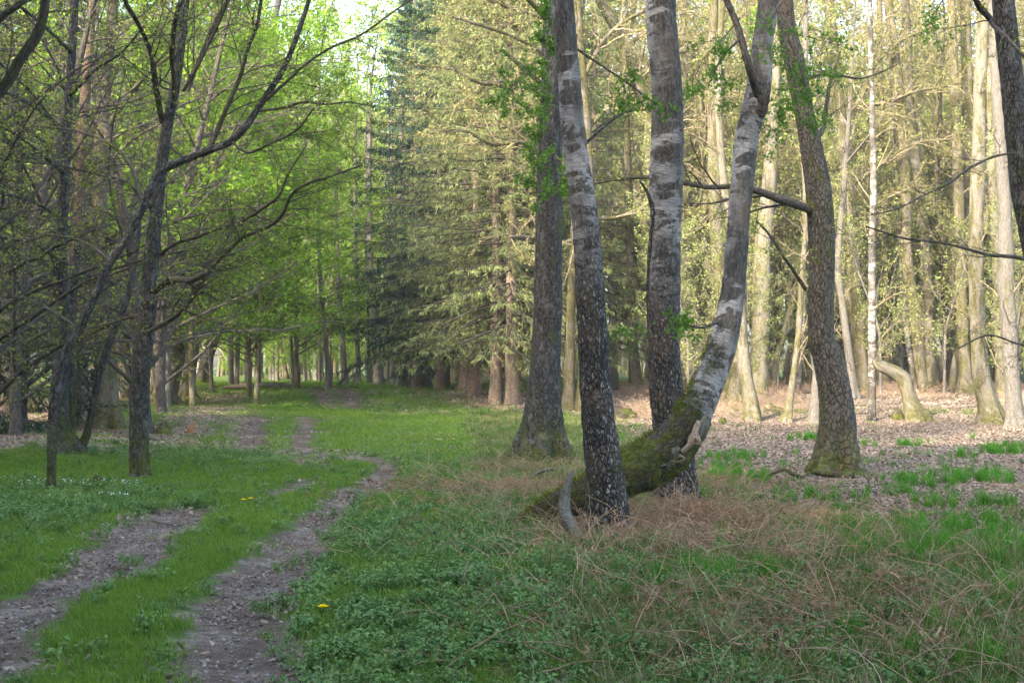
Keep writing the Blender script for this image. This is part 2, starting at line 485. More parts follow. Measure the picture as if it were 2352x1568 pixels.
# ------------------------------------------------------------------ scattering
def scatter(name, pts, protos, scl, label, cat, tilt=.2, group=None, seed=0, rot=None, vz=1.0):
    n = len(pts)
    if n == 0: return
    rg = np.random.default_rng(seed + 11)
    col = bpy.data.collections.new(name + "_pieces")
    for p in protos: col.objects.link(p)
    m = bpy.data.meshes.new(name)
    m.vertices.add(n)
    m.vertices.foreach_set("co", np.asarray(pts, np.float32).ravel())
    if rot is None:
        rot = np.stack([rg.normal(0, tilt, n), rg.normal(0, tilt, n), rg.random(n) * 6.283], -1)
    for nm, ty, key, arr in (("rot", 'FLOAT_VECTOR', "vector", rot), ("scl", 'FLOAT_VECTOR', "vector", np.stack([scl, scl, np.asarray(scl) * vz], -1)), ("idx", 'INT', "value", rg.integers(0, len(protos), n))):
        at = m.attributes.new(nm, ty, 'POINT')
        at.data.foreach_set(key, np.asarray(arr, np.int32 if ty == 'INT' else np.float32).ravel())
    o = link(name, m, label=label, cat=cat, kind='stuff', group=group)
    ng = bpy.data.node_groups.new(name, 'GeometryNodeTree')
    ng.interface.new_socket("Geometry", in_out='INPUT', socket_type='NodeSocketGeometry')
    ng.interface.new_socket("Geometry", in_out='OUTPUT', socket_type='NodeSocketGeometry')
    gi = ng.nodes.new("NodeGroupInput"); go = ng.nodes.new("NodeGroupOutput")
    ip = ng.nodes.new("GeometryNodeInstanceOnPoints"); ci = ng.nodes.new("GeometryNodeCollectionInfo")
    ci.inputs[0].default_value = col; ci.inputs["Separate Children"].default_value = True; ci.inputs["Reset Children"].default_value = True
    ip.inputs["Pick Instance"].default_value = True
    def na(nm, ty):
        x = ng.nodes.new("GeometryNodeInputNamedAttribute"); x.data_type = ty; x.inputs[0].default_value = nm
        return x.outputs[0]
    L = ng.links.new
    L(gi.outputs[0], ip.inputs["Points"]); L(ci.outputs[0], ip.inputs["Instance"])
    L(na("idx", 'INT'), ip.inputs["Instance Index"]); L(na("rot", 'FLOAT_VECTOR'), ip.inputs["Rotation"]); L(na("scl", 'FLOAT_VECTOR'), ip.inputs["Scale"])
    L(ip.outputs[0], go.inputs[0])
    md = o.modifiers.new("scatter", 'NODES'); md.node_group = ng
    return o

def proto(name, mb, mat):
    return bpy.data.objects.new(name, mb.mesh(name, mat))

def blades(n, hmin, hmax, wid, spread, bend, rg):
    """tuft of n curved grass blades, 3 segments each"""
    mb = MB()
    a = rg.random(n) * 6.283; r = np.sqrt(rg.random(n)) * spread
    b = np.stack([np.cos(a) * r, np.sin(a) * r, np.full(n, -.01)], -1)
    h = rg.uniform(hmin, hmax, n); d = rg.random(n) * 6.283
    lean = np.stack([np.cos(d), np.sin(d), np.zeros(n)], -1) * (h * rg.uniform(.1, bend, n))[:, None]
    side = np.stack([-np.sin(d), np.cos(d), np.zeros(n)], -1) * (wid * rg.uniform(.6, 1.2, n))[:, None]
    ts = np.array([0, .45, .8, 1.0]); ws = np.array([1, .85, .5, .04])
    V = np.empty((n, 4, 2, 3))
    for k, (t, ww) in enumerate(zip(ts, ws)):
        c = b + lean * t ** 2 + np.array([0, 0, 1.0]) * (h * t)[:, None] * (1 - .15 * t)
        V[:, k, 0] = c - side * ww; V[:, k, 1] = c + side * ww
    i = np.arange(n)[:, None] * 8 + np.arange(3)[None] * 2
    q = np.stack([i, i + 1, i + 3, i + 2], -1).reshape(-1, 4)
    A = np.zeros((n, 4, 2, 3)); A[..., 0] = rg.random(n)[:, None, None]; A[..., 2] = ts[None, :, None]
    return mb.add(V, q, None, A)

def herb_plant(n, hgt, ls, rg, serr=1.0):
    """leafy sprig: stems with paired folded leaves"""
    mb = MB()
    for s_ in range(n):
        a = rg.random() * 6.28; r = rg.random() * .1
        b = np.array([math.cos(a) * r, math.sin(a) * r, -.01]); h = hgt * rg.uniform(.5, 1.1)
        tip = b + np.array([rg.normal(0, .25), rg.normal(0, .25), 1]) * h
        mb.tubes(np.stack([b, (b + tip) / 2, tip])[None], np.array([[.0025, .002, .001]]), 3)
        k = int(rg.integers(4, 8))
        for j in range(k):
            t = .3 + .7 * (j + 1) / k
            c = b + (tip - b) * t
            aa = rg.random() * 6.28
            d = np.array([math.cos(aa), math.sin(aa), rg.uniform(-.35, .35)]); d /= np.linalg.norm(d)
            L = ls * rg.uniform(.6, 1.2); sd = np.array([-math.sin(aa), math.cos(aa), 0]) * L * .33
            up = np.array([0, 0, L * .16])
            p0 = c; p1 = c + d * L * .45; p2 = c + d * L + np.array([0, 0, -L * .25])
            V = np.array([p0, p1 - sd + up, p1, p1 + sd + up, p2])
            rr = rg.random()
            mb.add(V, None, [[0, 2, 1], [0, 3, 2], [1, 2, 4], [2, 3, 4]], np.tile([rr, 0, 1], (5, 1)))
    return mb

def curled_leaf(size, rg):
    mb = MB()
    L, W = size, size * .55
    xs = np.linspace(-.5, .5, 4); ws = np.array([.15, 1, .9, .1])
    cv = rg.uniform(-.5, .6); cu = rg.uniform(.1, .6)
    V = []
    for x, ww in zip(xs, ws):
        zc = cv * (x * x) * L * 1.5
        V += [[x * L, -W / 2 * ww, zc + cu * W / 2 * ww], [x * L, 0, zc], [x * L, W / 2 * ww, zc + cu * W / 2 * ww * rg.uniform(.3, 1)]]
    q = []
    for k in range(3):
        b = k * 3
        q += [[b, b + 1, b + 4, b + 3], [b + 1, b + 2, b + 5, b + 4]]
    rr = rg.random()
    return mb.add(np.array(V) + [0, 0, .008], q, None, np.tile([rr, 0, 0], (12, 1)))

def stalks(n, L, rad, rg, flat=.6, side=True, spread=.15):
    """tangle of dry stems"""
    mb = MB()
    P0 = np.stack([rg.normal(0, spread, n), rg.normal(0, spread, n), np.full(n, -.01)], -1)
    a = rg.random(n) * 6.28
    D = norm(np.stack([np.cos(a) * flat, np.sin(a) * flat, rg.uniform(.15, 1, n)], -1))
    Pn = walk(P0, D, L * rg.uniform(.4, 1.1, n), 6, .12, -.16, rg)
    Pn[..., 2] = np.maximum(Pn[..., 2], .005)
    R = np.linspace(1, .45, 6)[None] * rad * rg.uniform(.7, 1.3, n)[:, None]
    mb.tubes(Pn, R, 3)
    if side:
        C, RR = kids(Pn, R, 5, .3, .95, (.5, 1.1), (.12, .3), .5, 3, .15, -.05, rg)
        mb.tubes(C, RR, 3)
    mb.a = [np.concatenate([np.tile([[rg.random(), 0, 0]], (len(v), 1))]) for v in mb.v]
    return mb

def frond(rg, L=.55):
    """collapsed dead bracken frond: rachis with narrow curled pinnae"""
    mb = MB()
    a = rg.random() * 6.28
    D = norm(np.array([[math.cos(a) * .8, math.sin(a) * .8, rg.uniform(.1, .7)]]))
    Pn = walk(np.array([[0, 0, .03]]), D, np.array([L]), 8, .1, -.22, rg)
    Pn[..., 2] = np.maximum(Pn[..., 2], .01)
    mb.tubes(Pn, np.linspace(.004, .0015, 8)[None], 3)
    C, Rr = kids(Pn, np.full((1, 8), .002), 15, .15, 1, (.8, 1.4), (.14, .30), .5, 4, .25, -.12, rg)
    # each pinna: ribbon
    n, K, _ = C.shape
    W = np.array([0, 0, 1.0]) * .002 + rg.normal(0, .0032, (n, 1, 3))
    V = np.stack([C - W, C + W], 2)
    i = np.arange(n)[:, None] * K * 2 + np.arange(K - 1)[None] * 2
    mb.add(V, np.stack([i, i + 1, i + 3, i + 2], -1), None, np.tile([rg.random(), 0, 0], (n * K * 2, 1)))
    return mb

# ------------------------------------------------------------------ branch growing
def walk(P0, D, L, K, wig, up, rg=RNG, curve=None):
    N = len(P0)
    out = np.empty((N, K, 3)); out[:, 0] = P0
    d = norm(np.asarray(D, float)); st = (np.asarray(L) / (K - 1))[:, None]
    for k in range(1, K):
        d = d + rg.normal(0, wig, (N, 3))
        d[:, 2] += up
        if curve is not None: d += curve
        d = norm(d)
        out[:, k] = out[:, k - 1] + d * st
    return out

def interp(Pn, t):
    """Pn (N,K,3) or (N,K); t (N,n) in 0..1"""
    K = Pn.shape[1]
    f = t * (K - 1); i = np.minimum(f.astype(int), K - 2); f = f - i
    r = np.arange(len(Pn))[:, None]
    if Pn.ndim == 3: f = f[..., None]
    return Pn[r, i] * (1 - f) + Pn[r, i + 1] * f

def kids(Pn, R, n, t0, t1, ang, lf, rf, K, wig, up, rg=RNG, flat=0.0, taper=.6, minr=.0012):
    """n children on every polyline"""
    N, KK, _ = Pn.shape
    if N == 0 or n == 0: return np.zeros((0, K, 3)), np.zeros((0, K))
    t = t0 + (t1 - t0) * (np.arange(n)[None] + rg.random((N, n))) / n
    B = interp(Pn, t)
    e = .04
    T = norm(interp(Pn, np.minimum(t + e, 1)) - interp(Pn, np.maximum(t - e, 0)))
    rv = rg.normal(0, 1, (N, n, 3)); rv[..., 2] *= (1 - flat)
    pp = norm(rv - T * (rv * T).sum(-1, keepdims=True))
    if flat > 0:
        pp[..., 2] *= (1 - flat); pp = norm(pp)
    a = rg.uniform(ang[0], ang[1], (N, n, 1))
    D = T * np.cos(a) + pp * np.sin(a)
    Lp = np.linalg.norm(np.diff(Pn, axis=1), axis=2).sum(1)[:, None]
    L = Lp * rg.uniform(lf[0], lf[1], (N, n)) * (1 - taper * t)
    r0 = np.maximum(interp(R, t) * rf * rg.uniform(.7, 1, (N, n)), minr)
    C = walk(B.reshape(-1, 3), D.reshape(-1, 3), L.ravel(), K, wig, up, rg)
    RR = r0.reshape(-1, 1) * np.linspace(1, .3, K)[None]
    return C, np.maximum(RR, minr * .5)

def leaves_on(mb, Pn, n, size, spread, rg=RNG, flat=.3, t0=.15, aspect=.6):
    """n leaves per polyline"""
    N = len(Pn)
    if N == 0 or n <= 0: return
    if n < 1:
        Pn = Pn[rg.random(N) < n]; N = len(Pn); n = 1
    n = int(n)
    t = t0 + (1 - t0) * rg.random((N, n))
    C = interp(Pn, t).reshape(-1, 3) + rg.normal(0, spread, (N * n, 3))
    X = rg.normal(0, 1, (N * n, 3)); X[:, 2] *= (1 - flat); X = norm(X)
    Y = rg.normal(0, 1, (N * n, 3)); Y[:, 2] *= (1 - flat)
    Y = norm(np.cross(X, norm(np.cross(X, Y))))
    s = size * rg.uniform(.55, 1.2, (N * n, 1)) * .5
    mb.quads(C, X * s, Y * s * aspect)

def crom(pts, n):
    """Catmull-Rom through pts (m,k) -> (n,k)"""
    pts = np.asarray(pts, float)
    if len(pts) == 2:
        t = np.linspace(0, 1, n)[:, None]; return pts[0] * (1 - t) + pts[1] * t
    p = np.concatenate([[2 * pts[0] - pts[1]], pts, [2 * pts[-1] - pts[-2]]])
    seg = np.linalg.norm(np.diff(pts[:, :3], axis=0), axis=1)
    cum = np.concatenate([[0], np.cumsum(seg)]); s = np.linspace(0, cum[-1], n)
    i = np.clip(np.searchsorted(cum, s, side='right') - 1, 0, len(seg) - 1)
    t = ((s - cum[i]) / np.maximum(seg[i], 1e-6))[:, None]
    p0, p1, p2, p3 = p[i], p[i + 1], p[i + 2], p[i + 3]
    return .5 * (2 * p1 + (p2 - p0) * t + (2 * p0 - 5 * p1 + 4 * p2 - p3) * t ** 2 + (3 * p1 - p0 - 3 * p2 + p3) * t ** 3)

def trunk_tube(mb, pts, rad, seg=.05, S=40, amp=.012, flare=0.5, base_z=None, fiss=1.0, lump=.04, a0=0.0, seed=0.0, cap=True):
    """detailed trunk: pts (m,3), rad (m)"""
    pr = np.concatenate([np.asarray(pts, float), np.asarray(rad, float)[:, None]], 1)
    L = np.linalg.norm(np.diff(pr[:, :3], axis=0), axis=1).sum()
    K = max(6, int(L / seg))
    c = crom(pr, K); C = c[:, :3]; R = np.maximum(c[:, 3], .004)
    T = norm(np.gradient(C, axis=0))
    U = np.zeros_like(T); u = np.cross([0, 1.0, .01], T[0]); u /= np.linalg.norm(u)
    for k in range(K):
        u = u - T[k] * u.dot(T[k]); u /= np.linalg.norm(u); U[k] = u
    W = np.cross(T, U)
    th = np.arange(S) * 2 * np.pi / S
    cs, sn = np.cos(th), np.sin(th)
    ln = np.concatenate([[0], np.cumsum(np.linalg.norm(np.diff(C, axis=0), axis=1))])
    rr = R[:, None] * np.ones(S)[None]
    r0 = R[0]
    A = np.stack([cs[None] * R.max() * .9 + 0 * ln[:, None] + a0, sn[None] * R.max() * .9 + 0 * ln[:, None], np.repeat(ln[:, None], S, 1)], -1)
    rr = rr * (1 + lump * 2 * (vn(A * np.array([3, 3, 1.5]) + seed) - .5) * 2)
    f = vn(A * np.array([26, 26, 14]) / fiss + seed) + .5 * vn(A * np.array([60, 60, 34]) / fiss + seed)
    rr = rr + amp * (f / 1.5 - .5) * 2 * np.minimum(1, R / R.max())[:, None]
    if base_z is not None:
        hh = np.maximum(C[:, 2] - base_z, 0)
        nl = 5 + int(seed) % 3
        lob = .55 + .45 * np.cos(nl * th + seed * 2) * .8 + .3 * np.cos((nl - 2) * th + seed)
        rr = rr * (1 + flare * np.exp(-hh / (1.1 * r0 + .05))[:, None] * lob[None])
    V = C[:, None] + (U[:, None] * cs[None, :, None] + W[:, None] * sn[None, :, None]) * rr[..., None]
    i = (np.arange(K - 1)[:, None] * S + np.arange(S)[None]); j = (np.arange(K - 1)[:, None] * S + (np.arange(S)[None] + 1) % S)
    q = np.stack([i, j, j + S, i + S], -1).reshape(-1, 4)
    mb.add(V, q, None, A)
    if cap:
        top = mb.n
        mb.add(C[-1:] + T[-1:] * R[-1] * .2, None, None, A[-1, :1])
        base = top - S
        k = np.arange(S)
        mb.t.append(np.stack([base + k, base + (k + 1) % S, np.full(S, top)], -1))
    return C, R

# ------------------------------------------------------------------ trees
def px(pts, d, dd=0.0):
    """pixel outline (u,v,w[,offset]) at distance d -> world points, radii"""
    p = np.array([P(q[0], q[1], d + (q[3] if len(q) > 3 else 0.0)) for q in pts])
    r = np.array([q[2] / 2 / FPX * (d + (q[3] if len(q) > 3 else 0.0)) for q in pts])
    return p, r

def grow_twigs(root, limbs, cfg, tw_mat, lf_mat, rg):
    """limbs: list of (pts, radii). cfg: dens, l1, l2, l3, n2, n3, leaf n, leaf size"""
    tw = MB(); lf = MB()
    for pts, rad in limbs:
        c = crom(np.concatenate([pts, rad[:, None]], 1), 14)
        Pn, R = c[None, :, :3], c[None, :, 3]
        L = np.linalg.norm(np.diff(Pn[0], axis=0), axis=1).sum()
        n1 = max(2, int(L * cfg.get('dens', 3)))
        lf1 = cfg.get('len1', 1.2) / max(L, .3)
        k1, r1 = kids(Pn, R, n1, cfg.get('t0', .12), 1, cfg.get('ang', (.5, 1.1)), (lf1 * .5, lf1 * 1.2), .45, 7, cfg.get('wig', .16), cfg.get('up', .02), rg, cfg.get('flat', .3), taper=.35, minr=.004)
        r1 = np.minimum(r1, cfg.get('maxr', .025) * np.linspace(1, .3, 7)[None])
        k2, r2 = kids(k1, r1, cfg.get('n2', 7), .15, 1, (.5, 1.1), (.3, .55), .5, 4, .24, cfg.get('up', .02), rg, cfg.get('flat', .3), minr=.0025)
        tw.tubes(k1, r1, 3); tw.tubes(k2, r2, 3)
        k3, r3 = kids(k2, r2, cfg.get('n3', 5), .15, 1, (.5, 1.1), (.35, .6), .6, 3, .28, cfg.get('up', .02), rg, cfg.get('flat', .3), minr=cfg.get('minr', .0018))
        tw.tubes(k3, r3, 3)
        if lf_mat:
            leaves_on(lf, k3, cfg.get('leaf', 1), cfg.get('ls', .04), cfg.get('ls', .04) * .5, rg, cfg.get('lflat', .3))
            leaves_on(lf, k2, cfg.get('leaf', 1), cfg.get('ls', .04), cfg.get('ls', .04) * .5, rg, cfg.get('lflat', .3))
    if tw.n: tw.build('twigs', tw_mat, root, kind='stuff')
    if lf.n: lf.build('foliage', lf_mat, root, smooth=False, kind='stuff')

def tree(name, label, cat, bark, pts, limbs=(), d=None, seed=1, cfg=None, tw='twig_dark', leaf='lf_bud', ext=8, ext_limbs=6, S=40, seg=.05, amp=.012, flare=.5,
         trunk_twigs=False, limb_bark=None, group=None, fiss=1.0, extra=None, lean=(0, 0), lump=.04, crown_cfg=None):
    rg = np.random.default_rng(seed * 101 + 5)
    if d is None:
        g0 = G(pts[0][0], pts[0][1]); d = g0[1]
    p, r = px(pts, d)
    base = p[0].copy(); gz = float(h0(base[0], base[1]))
    base[2] = gz
    root = thing(name, label, cat, base, group)
    p = np.concatenate([[p[0] + (p[0] - p[1]) * 0 + [0, 0, gz - .3 - p[0][2]]], p]); r = np.concatenate([[r[0] * 1.05], r])
    vis = (p, r)
    if ext > 0:
        T = norm(p[-1] - p[-2]); pe = [p[-1]]; re = [r[-1]]
        dr = T.copy()
        for k in range(5):
            dr = norm(dr + [rg.normal(0, .08) + lean[0], rg.normal(0, .08) + lean[1], .25])
            pe.append(pe[-1] + dr * ext / 5); re.append(max(r[-1] * (1 - (k + 1) / 5.2), .02))
        pe, re = np.array(pe), np.array(re)
        pf = np.concatenate([p, pe[1:]]); rf = np.concatenate([r, re[1:]])
    else:
        pf, rf = p, r
    mb = MB()
    trunk_tube(mb, pf, rf, seg, S, amp, flare, gz, fiss, seed=seed * 3.7, lump=lump)
    mb.build('trunk', M[bark], root)
    lim = []
    for L in limbs:
        off = L[0] if isinstance(L[0], (int, float)) else 0.0
        q = L[1:] if isinstance(L[0], (int, float)) else L
        n = len(q)
        q2 = [(a[0], a[1], a[2], off * (i / max(1, n - 1))) for i, a in enumerate(q)]
        lp, lr = px(q2, d)
        b = MB(); trunk_tube(b, lp, lr, .05, 12, .004, 0, None, 1.0, .08, a0=5.0 * len(lim), seed=seed + len(lim))
        b.build('branch', M[limb_bark or bark], root)
        lim.append((lp, lr))
    tl = list(lim)
    if trunk_twigs: tl.append(vis)
    if ext > 0 and ext_limbs:
        k, kr = kids(pe[None], re[None], ext_limbs, .0, .95, (.6, 1.1), (.35, .6), .5, 8, .1, .06, rg, 0, .5, .01)
        for i_ in range(len(k)):
            b = MB(); b.tubes(k[i_:i_ + 1], kr[i_:i_ + 1], 6); b.build('branch', M[limb_bark or bark], root)
        up = [(k[i], kr[i]) for i in range(len(k))] + [(pe[2:], re[2:])]
    else: up = []
    if cfg is not None:
        grow_twigs(root, tl, cfg, M[tw], M[leaf] if leaf else None, rg)
    if up:
        c2 = dict(dens=1.6, n2=5, n3=3, len1=1.8, leaf=1, ls=.09); c2.update(crown_cfg or {})
        grow_twigs(root, up, c2, M[tw], M[leaf] if leaf else None, rg)
    return root

# --- generic trees, copied into the wood
def wood_tree(name, label, H, r0, z0, nl, bark, tw, leaf, seed, spread=.45, ls=.12, nleaf=2, n2=8, n3=5, up=.05, bend=.05, flat=.3, droop=0.0, ang=(.6, 1.1), cat='tree', S=10):
    rg = np.random.default_rng(seed)
    root = thing(name, label, cat, (0, 0, 0))
    T = walk(np.array([[0, 0, -.4]]), np.array([[rg.normal(0, .04), rg.normal(0, .04), 1.0]]), np.array([H]), 12, bend, .05, rg)
    R = (r0 * (1 - np.linspace(0, 1, 12) ** 1.3 * .93))[None]
    b = MB()
    trunk_tube(b, T[0], R[0], .25, S, .02, .6, -.1, 2.0, .06, seed=seed * 1.3)
    l1, r1 = kids(T, R, nl, z0 / H, .97, ang, (spread * .6, spread), .45, 9, .1, up - droop, rg, flat, .55, .012)
    b.tubes(l1, r1, 6)
    b.build('trunk', M[bark], root)
    tw_ = MB(); lf = MB()
    l2, r2 = kids(l1, r1, n2, .15, 1, (.5, 1.0), (.25, .5), .5, 4, .2, up * .4 - droop, rg, flat, minr=.006)
    l3, r3 = kids(l2, r2, n3, .15, 1, (.5, 1.1), (.3, .55), .6, 3, .22, up * .2 - droop, rg, flat, minr=.0045)
    tw_.tubes(l2, r2, 3); tw_.tubes(l3, r3, 3)
    tw_.build('twigs', M[tw], root, kind='stuff')
    if leaf:
        leaves_on(lf, l3, nleaf, ls, ls * .9, rg, .35); leaves_on(lf, l2, nleaf, ls, ls * .9, rg, .35)
        lf.build('foliage', M[leaf], root, smooth=False, kind='stuff')
    return root

def spruce(name, label, H, r0, z0, Lmax, seed, mat='needle', dens=1.0, dead=True, cat='tree', fine=1.0):
    rg = np.random.default_rng(seed)
    root = thing(name, label, cat, (0, 0, 0))
    b = MB()
    T = np.stack([np.cumsum(rg.normal(0, .02, 12)), np.cumsum(rg.normal(0, .02, 12)), np.linspace(-.4, H, 12)], -1)
    R = r0 * (1 - np.linspace(0, 1, 12) * .95)
    trunk_tube(b, T, R, .25, 12, .012, .5, 0.0, 1.5, .03, seed=seed)
    b.build('trunk', M['spruce_bark'], root)
    nb = int((H - z0) * 11 * dens)
    zz = z0 + (H - z0 - .2) * (np.arange(nb) + rg.random(nb)) / nb
    f = 1 - (zz - z0) / (H - z0)
    Lb = Lmax * (f ** .75) * rg.uniform(.65, 1.12, nb) + .25
    a = rg.random(nb) * 6.283
    D = np.stack([np.cos(a), np.sin(a), -.12 + .5 * (1 - f) - .1 * f], -1)
    B = np.stack([np.interp(zz, T[:, 2], T[:, 0]), np.interp(zz, T[:, 2], T[:, 1]), zz], -1)
    br = walk(B, D, Lb, 9, .05, -.05, rg)
    k = np.linspace(0, 1, 9)
    br[..., 2] += (k ** 3)[None] * Lb[:, None] * .16
    rr = (.008 + .008 * Lb)[:, None] * np.linspace(1, .3, 9)[None]
    bb = MB(); bb.tubes(br, rr, 4)
    # side shoots lie in the plane of the branch and hang
    s1, sr = kids(br, rr, 13, .18, 1, (.7, 1.15), (.16, .30), .4, 4, .12, -.16, rg, .85, .5, .003)
    bb.tubes(s1, sr, 3)
    bb.build('twigs', M['twig_grey'], root, kind='stuff')
    lf = MB()
    for src, n, L0 in ((s1, int(11 * fine), .20), (br, int(14 * fine), .22)):
        N = len(src)
        t = rg.random((N, n)) * .92 + .08
        if src is br: t = .3 + .7 * t
        C = interp(src, t); Tn = norm(interp(src, np.minimum(t + .1, 1)) - interp(src, np.maximum(t - .1, 0)))
        C = C.reshape(-1, 3); Tn = Tn.reshape(-1, 3)
        X = norm(Tn * rg.uniform(.1, .9, (len(C), 1)) + np.array([0, 0, -1.0]) * rg.uniform(.1, 1.0, (len(C), 1)) + rg.normal(0, .33, (len(C), 3)))
        L = L0 * rg.uniform(.6, 1.4, (len(C), 1)) / fine ** .3
        Y = norm(np.cross(X, rg.normal(0, 1, X.shape)))
        lf.quads(C + X * L * .5, X * L * .5, Y * (.011 + .006 / fine), rg.random((len(C), 2)))
    lf.build('foliage', M[mat], root, smooth=False, kind='stuff')
    if dead and z0 > 1.5:
        dd = MB()
        nd = 26
        zz = rg.uniform(1.0, z0 + 1.2, nd); a = rg.random(nd) * 6.283
        B = np.stack([np.interp(zz, T[:, 2], T[:, 0]), np.interp(zz, T[:, 2], T[:, 1]), zz], -1)
        q = walk(B, np.stack([np.cos(a), np.sin(a), np.full(nd, -.25)], -1), rg.uniform(.6, 2.0, nd), 6, .08, -.07, rg)
        qr = np.full((nd, 6), .012) * np.linspace(1, .3, 6)[None]
        dd.tubes(q, qr, 3)
        s, sr = kids(q, qr, 9, .2, 1, (.5, 1.2), (.2, .45), .5, 4, .15, -.08, rg, .4, minr=.003)
        dd.tubes(s, sr, 3)
        dd.build('dead_twigs', M['needle_br'], root, kind='stuff')
    return root
build_ground()

# ================================================================== foreground group of trunks
VC = dict(dens=2.2, len1=.9, n2=6, n3=4, leaf=1, ls=.05, flat=.3)
tree('alder_tree', 'dark straight trunk with mossy flared foot and leafy sprouts, nearest the track', 'tree', 'alder',
     [(1240, 1070, 98), (1243, 1030, 88), (1246, 984, 82), (1250, 884, 72), (1255, 784, 68), (1258, 700, 64), (1259, 600, 62), (1261, 450, 60), (1263, 350, 57), (1268, 200, 52), (1272, 60, 50), (1276, -40, 48)],
     limbs=[[.4, (1240, 190, 12), (1210, 165, 11), (1180, 138, 9), (1150, 112, 5)], [-.3, (1265, 60, 14), (1248, 38, 12), (1225, 12, 9), (1180, -30, 6)],
            [1.0, (1290, 90, 8), (1350, 130, 6), (1440, 190, 5), (1500, 235, 3)]],
     seed=2, cfg=dict(VC, dens=1.0, len1=.5, n2=4, n3=3, ls=.05), leaf='lf_fresh', flare=1.1, amp=.018, fiss=1.3, S=48, seg=.035)
tree('birch_tree', 'birch leaning left with ridged dark foot, foremost trunk of the clump', 'tree', 'birch',
     [(1402, 1235, 98), (1400, 1180, 92), (1390, 1100, 88), (1380, 1020, 84), (1370, 934, 76), (1362, 784, 70), (1352, 600, 64), (1336, 450, 58), (1317, 300, 56), (1305, 150, 52), (1291, 0, 50), (1286, -60, 49)],
     seed=3, cfg=None, flare=.25, amp=.017, fiss=1.3, S=52, seg=.026, limbs=[[.3, (1345, 330, 9), (1365, 312, 8), (1395, 285, 5), (1430, 262, 3)]], lean=(-.03, 0))
tree('birch_tree', 'upright thick birch rising straight behind the mossy curved butt', 'tree', 'birch',
     [(1555, 1160, 100), (1552, 1100, 92), (1545, 1000, 84), (1530, 884, 78), (1523, 784, 74), (1526, 600, 73), (1531, 400, 74), (1532, 200, 70), (1520, 60, 72), (1515, -60, 68)],
     seed=4, flare=.3, amp=.014, S=72, seg=.025,
     limbs=[[-.15, (1492, 760, 11), (1490, 640, 12), (1497, 545, 14), (1502, 500, 13), (1490, 450, 8), (1470, 415, 4)]])
